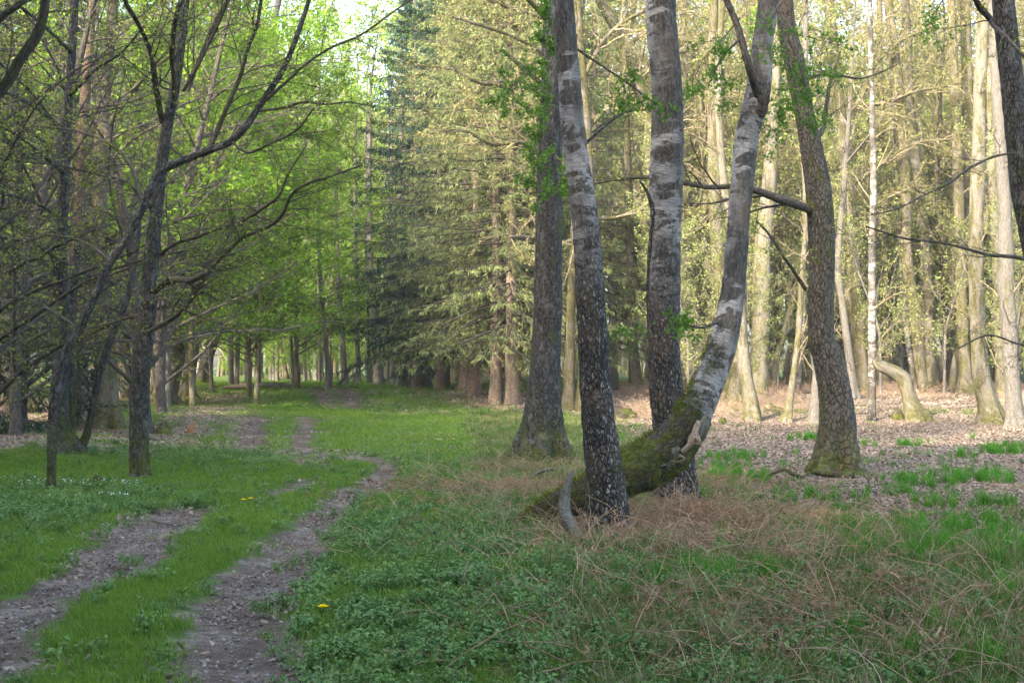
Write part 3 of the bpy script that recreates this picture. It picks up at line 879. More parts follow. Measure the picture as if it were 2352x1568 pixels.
# --- the curved birch with the fallen mossy butt
def curved_birch():
    rg = np.random.default_rng(55)
    gz = G(1240, 1230)
    base = np.array([gz[0], 14.0, float(h0(gz[0], 14.0))])
    root = thing('curved_birch_tree', 'curved birch rising from a mossy half fallen butt behind the front birch', 'tree', base)
    pts = [(1175, 1222, 26, 0), (1230, 1196, 58, 0), (1300, 1158, 78, .1), (1390, 1120, 90, .25), (1450, 1088, 104, .3), (1520, 1048, 110, .4), (1575, 985, 92, .5), (1622, 900, 72, .6), (1660, 790, 64, .7), (1680, 690, 58, .8), (1690, 600, 55, .9),
           (1702, 450, 52, 1.0), (1714, 330, 52, 1.1), (1730, 262, 55, 1.1), (1744, 200, 56, 1.1), (1752, 110, 50, 1.2), (1766, 0, 48, 1.3), (1772, -60, 46, 1.3)]
    p, r = px(pts, 14.0)
    b = MB()
    c = np.concatenate([p, r[:, None]], 1)
    # butt: lower part, mossy; upper part white
    cc = crom(c, 60)
    k = int(np.argmin(np.abs(cc[:, 2] - P(1590, 965, 14.4)[2])))
    lo = cc[:k + 2]; hi = cc[k - 2:]
    trunk_tube(b, lo[:, :3], lo[:, 3] * 1.0, .022, 64, .03, 0, None, 1.6, .12, seed=5.1)
    bb = MB(); trunk_tube(bb, cc[:k + 9, :3], cc[:k + 9, 3] * 1.0, .022, 64, .03, 0, None, 1.6, .12, seed=5.1); V = np.concatenate(bb.v)[:-1]; C = cc[:, :3]
    b.build('mossy_butt', M['moss_log'], root)
    # moss cushions: short upright blades on the upper side of the butt
    near = np.array([C[np.argmin(((C - p_) ** 2).sum(1))] for p_ in V[::3]])
    Nn = norm(V[::3] - near); Vv = V[::3]
    ok = (Nn[:, 2] > .02) & (vn(Vv * 5.0 + 3) > .36) & ((Nn[:, 0] < .2) | (Vv[:, 2] < 1.0))
    Vv, Nn = Vv[ok], Nn[ok]
    rep = 9
    C2 = np.repeat(Vv, rep, 0) + rg.normal(0, .018, (len(Vv) * rep, 3)); N2 = norm(np.repeat(Nn, rep, 0) + rg.normal(0, .5, C2.shape))
    sd = norm(np.cross(N2, rg.normal(0, 1, N2.shape))); hh = rg.uniform(.010, .028, (len(C2), 1))
    mb2 = MB(); mb2.quads(C2 + N2 * hh * .4, N2 * hh, sd * .0035)
    mb2.build('moss', M['moss'], root, smooth=False, kind='stuff')
    b = MB()
    trunk_tube(b, hi[:, :3], hi[:, 3] * .985, .022, 64, .014, 0, None, 1.2, .05, seed=8.3)
    b.a = [x + [0, 0, 3.0] for x in b.a]
    # rise through the top
    b.build('trunk', M['birch'], root)
    b = MB()
    e = np.array([hi[-1, :3]] + [hi[-1, :3] + np.array([.12 * i, .05 * i, 1.1 * i]) for i in range(1, 6)])
    trunk_tube(b, e, np.linspace(hi[-1, 3], .03, 6), .1, 24, .006, 0, None, 1, .05, seed=3.0)
    b.a = [x + [0, 0, 5.0] for x in b.a]
    b.build('upper_trunk', M['birch'], root)
    # dark second stem leaving the fork
    lp, lr = px([(1744, 248, 20, 1.05), (1736, 205, 19, .95), (1722, 160, 18, .8), (1704, 95, 17, .8), (1690, 50, 16, .8), (1662, -15, 15, .8), (1640, -70, 12, .8)], 14.0)
    b = MB(); trunk_tube(b, lp, lr, .03, 20, .006, 0, None, 1, .08, seed=4.4); b.build('branch', M['twig_dark'], root)
    # swollen dark knot under the fork
    lp, lr = px([(1748, 268, 20, 1.0), (1752, 240, 36, 1.0), (1757, 212, 30, 1.0), (1762, 192, 10, 1.05)], 14.0)
    b = MB(); trunk_tube(b, lp, lr * .8, .02, 24, .02, 0, None, 1, .15, seed=1.4); b.build('burl', M['twig_dark'], root)
    # hanging torn flap and pale splinters beneath the bend
    for i, q in enumerate([[(1608, 968, 16, .22), (1598, 995, 22, .19), (1584, 1020, 20, .16), (1566, 1038, 9, .14)], [(1500, 1070, 44, .2), (1490, 1092, 36, .16), (1478, 1110, 20, .14), (1472, 1120, 6, .14)],
                           [(1622, 960, 30, .3), (1612, 990, 26, .2), (1603, 1010, 12, .2)]]):
        lp, lr = px(q, 14.0)
        b = MB(); trunk_tube(b, lp, lr, .02, 18, .028, 0, None, 1.4, .3, seed=i + .3)
        b.build('torn_wood', M['palewood'] if i == 0 else M['moss_log' if i == 1 else 'deadwood'], root)
    for i in range(12):
        u, v = rg.uniform(1470, 1610), 0
        v = 1085 - (u - 1470) * .62 + rg.uniform(-4, 22)
        lp, lr = px([(u, v, rg.uniform(9, 16), -.06), (u + rg.normal(0, 9), v + rg.uniform(6, 14), rg.uniform(6, 12), -.10), (u + rg.normal(0, 12), v + rg.uniform(14, 24), 3, -.09)], 14.2)
        b = MB(); trunk_tube(b, lp, lr, .015, 9, .014, 0, None, .6, .3, seed=i * 1.1); b.build('splinter', M[['deadwood', 'oak', 'palewood', 'deadwood'][i % 4]], root)
    # twigs
    lim = [px(q, 14.0) for q in ([(1650, 740, 8, .6), (1610, 752, 6, .4), (1560, 745, 5, .2), (1530, 770, 3, .1)], [(1772, -20, 9, 1.2), (1800, 60, 7, 1.0), (1830, 130, 5, .8), (1850, 200, 4, .7)],
                                 [(1700, 90, 7, .8), (1660, 130, 5, .7), (1630, 190, 3, .7)])]
    for lp, lr in lim:
        b = MB(); trunk_tube(b, lp, lr, .05, 10, .003, 0); b.build('branch', M['twig_dark'], root)
    grow_twigs(root, lim, dict(dens=5, len1=.8, n2=6, n3=4, leaf=3, ls=.055), M['twig_dark'], M['lf_fresh'], rg)
curved_birch()

# ivy-like leafy sprouts on the dark trunk and sprays of fresh leaves in the clump
def spray(label, name, pathpx, d, n, dens=6, len1=.5, ls=.055, leaf=3, mat='lf_fresh', cat='twig', up=.02, w=4):
    rg = np.random.default_rng(n)
    p, r = px([(u, v, w) for u, v in pathpx], d)
    root = thing(name, label, cat, p[0])
    b = MB(); trunk_tube(b, p, r * np.linspace(1, .3, len(r)), .08, 6, .001, 0); b.build('stem', M['twig_dark'], root)
    grow_twigs(root, [(p, r)], dict(dens=dens, len1=len1, n2=5, n3=3, leaf=leaf, ls=ls, up=up, maxr=.006), M['twig_dark'], M[mat], rg)
    return root
spray('green ivy sprouts climbing the left edge of the dark straight trunk', 'ivy_vine', [(1232, 560), (1236, 470), (1240, 380), (1245, 280), (1252, 180), (1258, 90), (1262, 10)], 22.2, 1, dens=9, len1=.42, cat='vine', leaf=4, ls=.07)
spray('fresh green leafy spray hanging left of the dark straight trunk', 'leafy_branch', [(1248, 150), (1210, 170), (1170, 205), (1140, 240)], 22.6, 2, dens=9, len1=.7, cat='branch', leaf=4, ls=.07)
spray('fresh green leafy spray between the two white birches', 'leafy_branch', [(1360, 305), (1400, 275), (1440, 258), (1490, 250)], 15.5, 3, dens=12, len1=.6, cat='branch', leaf=4)
spray('green leaves sprouting on the dark trunk beside the birch, halfway up', 'leafy_branch', [(1262, 470), (1280, 440), (1290, 420)], 22.0, 4, dens=16, len1=.5, cat='branch', leaf=4, ls=.07)

# ================================================================== oak on the right
tree('oak_tree', 'leaning oak with mossy flared foot standing alone on the brown leaf litter', 'tree', 'oak',
     [(1922, 1085, 84), (1924, 1035, 82), (1922, 934, 76), (1900, 820, 66), (1888, 784, 62), (1886, 700, 60), (1888, 600, 60), (1882, 450, 62), (1866, 350, 53), (1846, 250, 44), (1826, 150, 47), (1806, 50, 42), (1802, -40, 40)],
     limbs=[[-1.6, (1866, 492, 18), (1850, 478, 19), (1825, 468, 20), (1785, 455, 18), (1735, 437, 16), (1690, 428, 14), (1630, 430, 12), (1570, 420, 11), (1500, 408, 10), (1430, 410, 8), (1365, 422, 5)],
            [-.8, (1850, 665, 9), (1825, 625, 8), (1800, 590, 7), (1768, 540, 5), (1738, 508, 4)],
            [.6, (1870, 330, 14), (1888, 300, 12), (1893, 285, 10), (1905, 200, 8), (1930, 120, 5)],
            [1.5, (1830, 190, 9), (1900, 170, 7), (1980, 180, 5), (2060, 150, 3)]],
     seed=6, cfg=dict(dens=3.2, len1=1.1, n2=7, n3=5, leaf=1, ls=.045), flare=1.15, amp=.015, fiss=1.0, S=52, seg=.035, tw='twig_dark', limb_bark='limb_moss', ext=9)
spray('bright green leafy spray hanging in front of the leaning oak', 'leafy_branch', [(1780, 20), (1800, 90), (1815, 160), (1830, 230), (1838, 300)], 17.0, 5, dens=12, len1=.85, cat='branch', leaf=4)
spray('green leafy spray left of the forked birch top', 'leafy_branch', [(1700, 40), (1660, 90), (1620, 130), (1590, 190)], 17.5, 6, dens=9, len1=.9, cat='branch', leaf=3)
spray('green sprig at the top right edge of the wood', 'leafy_branch', [(2180, -30), (2160, 10), (2140, 40)], 18, 7, dens=12, len1=.8, cat='branch', leaf=3)

# --- right hand edge
tree('oak_tree', 'blue-grey trunk cut by the right edge of the picture at the top', 'tree', 'alder',
     [(2470, 1230, 80), (2460, 1000, 66), (2420, 784, 60), (2395, 650, 58), (2368, 520, 56), (2346, 400, 57), (2326, 200, 54), (2304, 0, 49), (2300, -50, 48)], d=15,
     limbs=[[-.6, (2290, 60, 12), (2262, 30, 15), (2245, 8, 13), (2232, -20, 10)], [-1.0, (2262, 30, 9), (2285, 62, 10), (2315, 90, 10), (2350, 128, 9), (2400, 190, 6)],
            [-1.5, (2375, 600, 8), (2330, 590, 8), (2270, 585, 7), (2215, 570, 7), (2150, 556, 6), (2080, 548, 5), (2020, 530, 4), (1990, 520, 3)],
            [-1.5, (2350, 352, 6), (2290, 358, 6), (2230, 385, 6), (2180, 420, 5), (2120, 450, 4), (2060, 480, 4), (2000, 494, 3)],
            [-1.0, (2400, 800, 6), (2340, 790, 5), (2270, 770, 4), (2200, 800, 3)]],
     seed=8, cfg=dict(dens=4.5, len1=.75, n2=7, n3=4, leaf=.7, ls=.03, minr=.0015, maxr=.008), tw='twig_dark', leaf='lf_bud', S=32, seg=.06, flare=.3, limb_bark='twig_dark')

# ================================================================== left group
LT = dict(dens=4.8, len1=1.4, n2=8, n3=5, leaf=1, ls=.045, flat=.25, up=-.01, minr=.0022)
tree('hornbeam_tree', 'tall dark trunk at the track edge with long limbs sweeping right over the track', 'tree', 'alder',
     [(322, 1098, 46), (320, 1040, 45), (320, 934, 43), (326, 830, 42), (332, 784, 40), (340, 690, 38), (347, 600, 36), (363, 450, 29), (383, 300, 25), (402, 200, 24), (413, 100, 25), (424, 0, 22), (428, -60, 20)],
     limbs=[[-2.5, (318, 772, 14), (350, 757, 12), (400, 728, 11), (430, 700, 11), (458, 655, 11), (480, 622, 11), (520, 580, 10), (560, 545, 9), (620, 518, 9), (650, 490, 9), (668, 450, 8), (700, 425, 7), (760, 405, 5), (830, 380, 4)],
            [-2.0, (355, 672, 17), (375, 650, 16), (405, 642, 15), (440, 643, 14), (470, 628, 12)],
            [-1.5, (368, 585, 10), (400, 560, 9), (450, 545, 9), (500, 525, 8), (560, 505, 8), (600, 480, 8), (640, 450, 6), (662, 400, 5), (700, 340, 4)],
            [-1.5, (395, 250, 14), (400, 200, 13), (395, 130, 12), (400, 60, 11), (415, 0, 9)],
            [-.5, (430, 210, 12), (460, 130, 10), (490, 60, 9), (520, 0, 7), (540, -60, 6)],
            [-2.0, (372, 280, 13), (358, 200, 13), (345, 120, 12), (320, 60, 10), (292, 12, 9), (270, -30, 8)],
            [1.5, (330, 720, 8), (260, 740, 7), (180, 780, 5), (80, 800, 4)],
            [-2.0, (350, 480, 9), (290, 420, 8), (220, 400, 6), (130, 380, 5), (40, 370, 3)]],
     seed=11, cfg=LT, leaf='lf_bud', flare=.35, amp=.014, S=36, seg=.045, limb_bark='limb_moss', ext=8)
tree('hornbeam_tree', 'slender left hand stem arching up to the right across the tall dark trunk', 'tree', 'alder',
     [(117, 1130, 22), (119, 1060, 21), (121, 980, 23), (127, 900, 24), (136, 850, 22), (160, 790, 19), (195, 730, 18), (222, 670, 18), (255, 600, 18), (290, 550, 18), (325, 480, 20), (350, 425, 20), (375, 390, 19), (430, 365, 18), (480, 345, 18), (530, 325, 17),
      (565, 290, 16), (592, 250, 15), (625, 200, 14), (650, 160, 13), (672, 110, 12), (690, 60, 11), (710, 0, 9), (720, -40, 8)],
     limbs=[[-.5, (605, 235, 9), (650, 195, 8), (700, 150, 7), (760, 110, 6), (830, 80, 5), (900, 30, 4), (960, -10, 3)], [-.5, (590, 255, 7), (640, 250, 6), (700, 235, 6), (750, 240, 5), (800, 235, 4), (860, 245, 3)],
            [-1.0, (530, 325, 8), (570, 350, 7), (620, 330, 6), (680, 300, 5), (720, 250, 4)],
            [-.5, (480, 345, 11), (520, 250, 12), (550, 180, 11), (570, 110, 10), (590, 60, 9), (600, 0, 8), (610, -40, 6)],
            [-.5, (420, 210, 8), (450, 160, 8), (490, 80, 7), (520, 10, 6), (530, -40, 5)],
            [1.0, (180, 755, 9), (130, 720, 7), (70, 690, 5), (0, 680, 4)], [1.0, (330, 470, 9), (300, 380, 8), (250, 330, 7), (170, 300, 5), (80, 290, 4)],
            [1.0, (255, 600, 7), (200, 560, 6), (120, 540, 5), (40, 560, 4)]],
     seed=12, cfg=LT, leaf='lf_bud', flare=.25, amp=.008, S=32, seg=.04, ext=3, ext_limbs=3, limb_bark='limb_moss')
tree('hornbeam_tree', 'thick dark multi stemmed trunk with spreading roots on the left bank', 'tree', 'alder',
     [(150, 1040, 62), (143, 1000, 46), (138, 934, 40), (140, 850, 38), (152, 784, 32), (146, 680, 28), (142, 600, 25), (148, 400, 23), (160, 200, 20), (172, 0, 18), (176, -50, 17)],
     limbs=[[.5, (158, 1020, 26), (166, 950, 24), (163, 880, 24), (158, 800, 22), (165, 700, 18), (180, 560, 15)], [-2, (140, 600, 12), (80, 560, 9), (0, 545, 6)], [-2, (150, 400, 12), (90, 350, 9), (20, 300, 6), (-60, 280, 4)],
            [-3, (150, 700, 10), (90, 730, 8), (20, 790, 6), (-40, 800, 4)], [-2, (160, 220, 10), (220, 160, 8), (280, 120, 6), (330, 60, 4)], [-2, (140, 500, 10), (90, 470, 8), (30, 450, 6), (-60, 440, 4)],
            [-2, (150, 300, 10), (70, 240, 8), (-20, 200, 5)], [-2, (165, 120, 10), (100, 60, 8), (40, 10, 6)]],
     seed=13, cfg=dict(LT, dens=4.5, len1=1.6, ls=.05), tw='twig_grey', leaf='lf_bud', flare=.9, amp=.02, S=44, seg=.05, ext=8)
tree('hornbeam_tree', 'curved thin dark stem bending right beside the dark rooted trunk', 'tree', 'alder',
     [(176, 1038, 26), (195, 1010, 20), (206, 970, 18), (216, 920, 18), (232, 850, 17), (250, 790, 17), (270, 740, 16), (290, 690, 14), (306, 620, 12), (318, 540, 10), (322, 460, 8)], seed=14, cfg=dict(LT, dens=1.5), trunk_twigs=True, tw='twig_grey', ext=0, S=24, flare=.3, amp=.01)
tree('pine_tree', 'slim reddish trunk rising behind the dark trunks at the far left', 'tree', 'red',
     [(158, 990, 28), (163, 850, 26), (170, 640, 25), (180, 480, 24), (188, 350, 23), (197, 200, 22), (207, 80, 20), (214, 0, 18), (216, -50, 18)], d=30, seed=15, cfg=None, tw='twig_grey', ext=8, S=28, seg=.08)
tree('oak_tree', 'broad mossy trunk standing between the dark rooted trunk and the track', 'tree', 'beech_moss',
     [(248, 985, 62), (247, 950, 54), (245, 884, 50), (240, 784, 46), (232, 680, 44), (228, 560, 40), (230, 400, 34), (240, 200, 30), (258, 40, 26), (262, -40, 25)],
     limbs=[[-1, (240, 300, 14), (290, 230, 11), (330, 180, 9), (400, 120, 6)], [-1, (232, 560, 12), (290, 520, 10), (330, 470, 7)], [0, (228, 460, 12), (170, 400, 9), (110, 380, 6)]],
     seed=16, cfg=dict(LT, dens=3, len1=1.5), tw='twig_grey', flare=.8, amp=.025, S=40, seg=.07, ext=8)
tree('beech_tree', 'gnarled mossy old trunk with hollow foot beside the track', 'tree', 'beech_moss',
     [(378, 932, 62), (382, 900, 44), (390, 860, 46), (402, 800, 42), (410, 720, 36), (420, 600, 32), (430, 450, 28), (455, 300, 24), (480, 150, 20), (500, 0, 18)],
     limbs=[[0, (372, 920, 22), (362, 870, 22), (355, 810, 18), (352, 740, 16), (345, 640, 12)], [-2, (405, 760, 12), (450, 740, 11), (510, 745, 9), (560, 730, 6)], [-1, (430, 560, 13), (490, 490, 11), (560, 440, 9), (640, 420, 6)], [-2, (440, 420, 13), (520, 350, 11), (600, 300, 8), (700, 280, 5)]],
     seed=17, cfg=dict(LT, dens=3.5, len1=1.8, ls=.11, leaf=3, flat=.6, lflat=.7), tw='twig_grey', leaf='lf_beech', flare=1.0, amp=.05, S=40, seg=.08, ext=9, lump=.12)
tree('beech_tree', 'mossy trunk just right of the gnarled hollow one', 'tree', 'beech_moss',
     [(432, 920, 44), (432, 890, 30), (438, 840, 28), (446, 784, 28), (452, 700, 26), (470, 560, 24), (500, 400, 20), (520, 250, 18), (560, 80, 15), (570, 0, 14)],
     limbs=[[-2, (450, 720, 10), (500, 690, 9), (560, 680, 7), (640, 690, 5)], [-2, (470, 560, 12), (540, 520, 10), (620, 500, 8), (700, 480, 5)], [-3, (500, 400, 12), (580, 340, 10), (660, 310, 8), (760, 300, 5)], [-3, (530, 220, 10), (620, 170, 9), (700, 150, 6)]],
     seed=18, cfg=dict(LT, dens=3.2, len1=2.2, ls=.12, leaf=3, flat=.7, lflat=.8, n2=8), tw='twig_grey', leaf='lf_beech', flare=.8, amp=.03, S=30, seg=.1, ext=9)
tree('beech_tree', 'dark trunk leaning right, farthest of the left hand group by the track', 'tree', 'alder',
     [(466, 880, 34), (470, 850, 28), (484, 800, 26), (498, 760, 24), (512, 660, 22), (535, 500, 20), (560, 350, 18), (600, 180, 16), (640, 0, 14)],
     limbs=[[-3, (500, 740, 10), (560, 700, 9), (620, 690, 7), (700, 700, 5)], [-3, (525, 580, 12), (600, 540, 10), (680, 520, 8), (760, 540, 5)], [-3, (550, 420, 12), (640, 380, 10), (730, 380, 8), (810, 400, 5)], [-3, (590, 230, 12), (680, 200, 9), (770, 200, 6)]],
     seed=19, cfg=dict(LT, dens=3.2, len1=2.6, ls=.14, leaf=3, flat=.7, lflat=.8, n2=8), tw='twig_grey', leaf='lf_beech', flare=.6, amp=.03, S=26, seg=.12, ext=9)
for i, (lab, pts) in enumerate([
    ('smooth grey trunk deep in the left hand wood, left of the pair', [(190, 915, 30), (190, 860, 24), (188, 784, 22), (185, 600, 20), (180, 300, 17), (180, 0, 15)]),
    ('pale grey trunk deep in the left hand wood, right of the pair', [(214, 905, 26), (212, 860, 18), (212, 784, 17), (214, 600, 16), (216, 300, 14), (215, 0, 12)]),
    ('mossy trunk lit by the sun behind the tall dark trunk with sweeping limbs', [(285, 930, 40), (286, 860, 34), (280, 784, 32), (284, 650, 30), (300, 450, 26), (318, 250, 24), (330, 50, 20), (332, -40, 20)]),
    ('yellowish mossy stem high up between the dark limbs of the left group', [(350, 905, 30), (352, 800, 26), (340, 600, 24), (338, 400, 22), (352, 250, 18), (372, 100, 18), (380, 0, 16)])]):
    tree('oak_tree', lab, 'tree', 'beech_moss' if i > 1 else 'grey', pts, seed=30 + i, cfg=dict(LT, dens=1.2, len1=2.0, ls=.08, n2=6, n3=4), trunk_twigs=True, tw='twig_grey', leaf='lf_bud', S=24, seg=.15, amp=.02, ext=8, ext_limbs=5)

# near limb entering at the top left corner
def corner_limb():
    d = 9.0
    p, r = px([(-420, 900, 90), (-330, 640, 80), (-200, 420, 60), (-60, 262, 40), (10, 196, 28), (50, 130, 24), (84, 82, 25), (100, 30, 22), (108, -60, 20)], d)
    g = h0(p[0][0], p[0][1])
    root = thing('oak_tree', 'dark mossy oak limbs reaching into the top left corner', 'tree', (p[0][0], p[0][1], float(g)))
    p = np.concatenate([[[p[0][0] - .3, p[0][1], g - .2]], p]); r = np.concatenate([[r[0] * 1.2], r])
    b = MB(); trunk_tube(b, p, r, .03, 28, .01, 0, None, 1, .1, seed=9.4); b.build('trunk', M['limb_moss'], root)
    lim = []
    for q in ([(-200, 420, 30, -.2), (-80, 120, 24, -.2), (0, 42, 16, -.2), (40, 14, 15, -.2), (70, -20, 14, -.2)],):
        lp, lr = px(q, d); b = MB(); trunk_tube(b, lp, lr, .03, 16, .008, 0, None, 1, .1, seed=2.2); b.build('branch', M['limb_moss'], root); lim.append((lp, lr))
    lim.append((p[3:], r[3:]))
    grow_twigs(root, lim, dict(dens=2, len1=.5, n2=4, n3=3, leaf=1, ls=.03, maxr=.008), M['twig_grey'], M['lf_bud'], np.random.default_rng(77))
corner_limb()
# ================================================================== middle distance trunks, right hand wood
MC = dict(dens=1.3, len1=1.8, n2=6, n3=4, leaf=1, ls=.07, minr=.003)
MID = [
 ('oak_tree', 'grey leaning trunk on the edge of the sunlit litter behind the curved birch', 'beech_pale', [(1728, 966, 36), (1724, 920, 33), (1712, 850, 30), (1704, 784, 29), (1702, 740, 26), (1690, 600, 22), (1660, 400, 18), (1650, 200, 16), (1660, 0, 14)]),
 ('oak_tree', 'yellow mossy sunlit trunk seen through the crook of the curved birch', 'beech_moss', [(1690, 935, 48), (1688, 880, 40), (1680, 784, 36), (1650, 600, 32), (1640, 400, 28), (1636, 200, 24), (1640, 0, 20)]),
 ('beech_tree', 'big smooth pale trunk with soft dappled shade between the curved birch and the oak', 'beech_pale', [(1738, 915, 46), (1742, 860, 42), (1745, 784, 41), (1748, 700, 40), (1752, 560, 38), (1764, 460, 36), (1772, 350, 32), (1780, 200, 28), (1790, 0, 24)]),
 ('birch_tree', 'thin leaning grey stem with a mossy foot left of the oak', 'beech_pale', [(1806, 969, 22), (1814, 920, 17), (1824, 850, 15), (1833, 784, 14), (1838, 700, 13), (1850, 500, 11), (1840, 300, 9)]),
 ('oak_tree', 'short grey trunk half hidden by the left side of the oak', 'grey', [(1870, 972, 26), (1874, 900, 22), (1882, 784, 20), (1880, 600, 18), (1860, 400, 16), (1850, 200, 14), (1850, 0, 12)]),
 ('birch_tree', 'very straight thin pale birch with flaking sunlit bark', 'birch_pale', [(2002, 967, 20), (2003, 900, 18), (2003, 784, 18), (2003, 600, 17), (2006, 450, 15), (2004, 300, 13), (2001, 150, 11), (1998, 0, 10), (1998, -50, 9)]),
 ('oak_tree', 'tall pale trunk with mossy right side and mossy foot near the right edge', 'beech_pale', [(2276, 974, 56), (2270, 930, 44), (2258, 884, 40), (2248, 784, 36), (2244, 700, 34), (2242, 560, 32), (2246, 400, 32), (2252, 200, 30), (2262, 0, 26)]),
 ('oak_tree', 'reddish grey trunk at the right edge beside the tall pale mossy one', 'grey', [(2334, 980, 40), (2326, 900, 36), (2321, 784, 36), (2312, 680, 36), (2310, 600, 36), (2306, 450, 30), (2290, 200, 26), (2280, 0, 22)]),
 ('birch_tree', 'bright white leaning birch stem among the far right trunks', 'birch_pale', [(2103, 893, 16), (2096, 850, 14), (2086, 784, 13), (2078, 700, 12), (2070, 600, 10), (2060, 450, 9), (2050, 250, 7)]),
 ('oak_tree', 'pale trunk with mossy foot just right of the white leaning birch stem', 'beech_pale', [(2140, 895, 38), (2138, 850, 30), (2132, 784, 28), (2126, 600, 26), (2110, 420, 24), (2090, 250, 22), (2080, 0, 18)]),
 ('oak_tree', 'dark thin trunk right of the pale mossy footed one', 'oak', [(2187, 893, 20), (2180, 840, 13), (2172, 784, 12), (2166, 650, 11), (2160, 450, 9), (2160, 200, 8)]),
 ('oak_tree', 'greenish mossy trunk standing left of the tall pale one', 'beech_moss', [(2222, 903, 36), (2218, 850, 30), (2212, 784, 28), (2206, 600, 26), (2200, 400, 24), (2190, 150, 20), (2185, 0, 18)]),
 ('birch_tree', 'pale forked trunk curving left at half height in the right hand wood', 'beech_pale', [(2196, 885, 18), (2188, 800, 16), (2180, 700, 16), (2160, 620, 15), (2140, 540, 14), (2125, 450, 12), (2100, 300, 10), (2090, 100, 8)]),
 ('oak_tree', 'pale grey sunlit trunk directly right of the leaning oak', 'grey', [(1960, 915, 24), (1955, 850, 18), (1946, 784, 18), (1935, 700, 16), (1925, 600, 15), (1940, 400, 12)]),
 ('oak_tree', 'slim mossy trunk behind the thin straight birch', 'beech_moss', [(2035, 890, 20), (2036, 800, 18), (2034, 600, 17), (2028, 400, 16), (2022, 200, 15), (2020, 0, 13)]),
 ('oak_tree', 'tall crooked trunk leaning left high above the white birch stem', 'beech_moss', [(2118, 905, 28), (2110, 800, 26), (2098, 700, 25), (2084, 600, 24), (2080, 430, 24), (2070, 250, 24), (2055, 120, 22), (2040, 0, 20)]),
 ('oak_tree', 'tall mossy trunk at the upper right with sky on its left', 'beech_moss', [(2262, 900, 30), (2236, 800, 28), (2230, 600, 28), (2224, 420, 30), (2222, 200, 26), (2216, 0, 24)]),
 ('oak_tree', 'sunlit trunk near the right edge behind the tall pale mossy one', 'beech_pale', [(2300, 905, 24), (2296, 800, 22), (2290, 600, 22), (2280, 400, 20), (2275, 200, 18), (2276, 0, 16)]),
 ('oak_tree', 'smooth pale sunlit trunk right behind the upright thick birch', 'beech_pale', [(1614, 895, 36), (1606, 850, 32), (1600, 784, 30), (1592, 700, 28), (1580, 600, 26), (1574, 480, 24), (1570, 300, 20), (1572, 100, 16)]),
 ('oak_tree', 'yellow mossy gnarled trunk between the dark trunk and the leaning birch', 'beech_moss', [(1306, 942, 36), (1308, 900, 26), (1308, 850, 26), (1310, 800, 22), (1312, 700, 20), (1320, 500, 16), (1330, 300, 14)]),
 ('oak_tree', 'dark trunk between the leaning birch and the upright birch', 'grey', [(1412, 895, 22), (1410, 850, 20), (1408, 784, 20), (1404, 600, 17), (1400, 400, 15), (1396, 200, 12)]),
 ('oak_tree', 'trunk with rough mossy bark just left of the upright thick birch', 'beech_moss', [(1462, 895, 30), (1456, 850, 24), (1452, 784, 22), (1448, 650, 20), (1446, 500, 18), (1440, 300, 15)]),
]
for i, (nm, lab, bk, pts) in enumerate(MID):
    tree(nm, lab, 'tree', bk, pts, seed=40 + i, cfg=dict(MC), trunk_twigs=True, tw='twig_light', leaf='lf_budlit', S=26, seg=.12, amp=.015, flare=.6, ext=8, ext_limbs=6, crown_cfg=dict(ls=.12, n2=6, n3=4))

# curved snapped mossy trunk
def snapped():
    g = G(2106, 966); d = g[1]
    root = thing('broken_tree', 'snapped mossy trunk arching to the left with no crown, beside the thin straight birch', 'tree', g)
    p, r = px([(2112, 985, 60), (2104, 960, 48), (2092, 930, 34), (2084, 900, 30), (2076, 872, 32), (2058, 856, 30), (2036, 846, 28), (2018, 838, 26), (2008, 826, 14)], d)
    b = MB(); trunk_tube(b, p, r, .06, 32, .03, .4, g[2], 1.5, .1, seed=6.6); b.build('trunk', M['beech_pale'], root)
    p, r = px([(2112, 930, 5), (2104, 915, 6), (2098, 900, 5), (2094, 890, 3)], d)
    b = MB(); trunk_tube(b, p, r, .06, 8, .005, 0); b.build('stub', M['orangewood'], root)
snapped()

# far left-of-centre trunks along the track (shaded blue-grey poles)
FAR = [(755, 892, 12, -22), (792, 884, 13, -18), (822, 880, 12, -5), (872, 884, 18, -22), (672, 890, 7, -8), (628, 872, 12, -10), (902, 884, 10, -2), (925, 886, 20, -3), (950, 886, 14, 0), (972, 888, 28, 2),
       (848, 880, 8, -6), (890, 880, 8, 3), (735, 878, 7, -5), (700, 876, 6, 4), (1025, 890, 14, 4), (1058, 893, 9, -4)]
DESC = ['leaning left, nearest the point where the track vanishes', 'leaning left just right of the track end', 'behind the grassy hump, slim', 'stout and tilted, tallest above the grassy hump', 'thin and dark left of the track end',
        'mossy, standing left of the grey fallen trunk\'s tip', 'slim, left of the cluster by the spruces', 'stout, in the cluster left of the spruces', 'straight, in the middle of the cluster left of the spruces', 'thickest of the cluster at the spruce edge',
        'very thin behind the stout tilted one', 'very thin right of the stout tilted one', 'very thin left of the leaning pair', 'very thin above the fallen trunk', 'dark, under the left edge of the spruces', 'short and thin under the spruces']
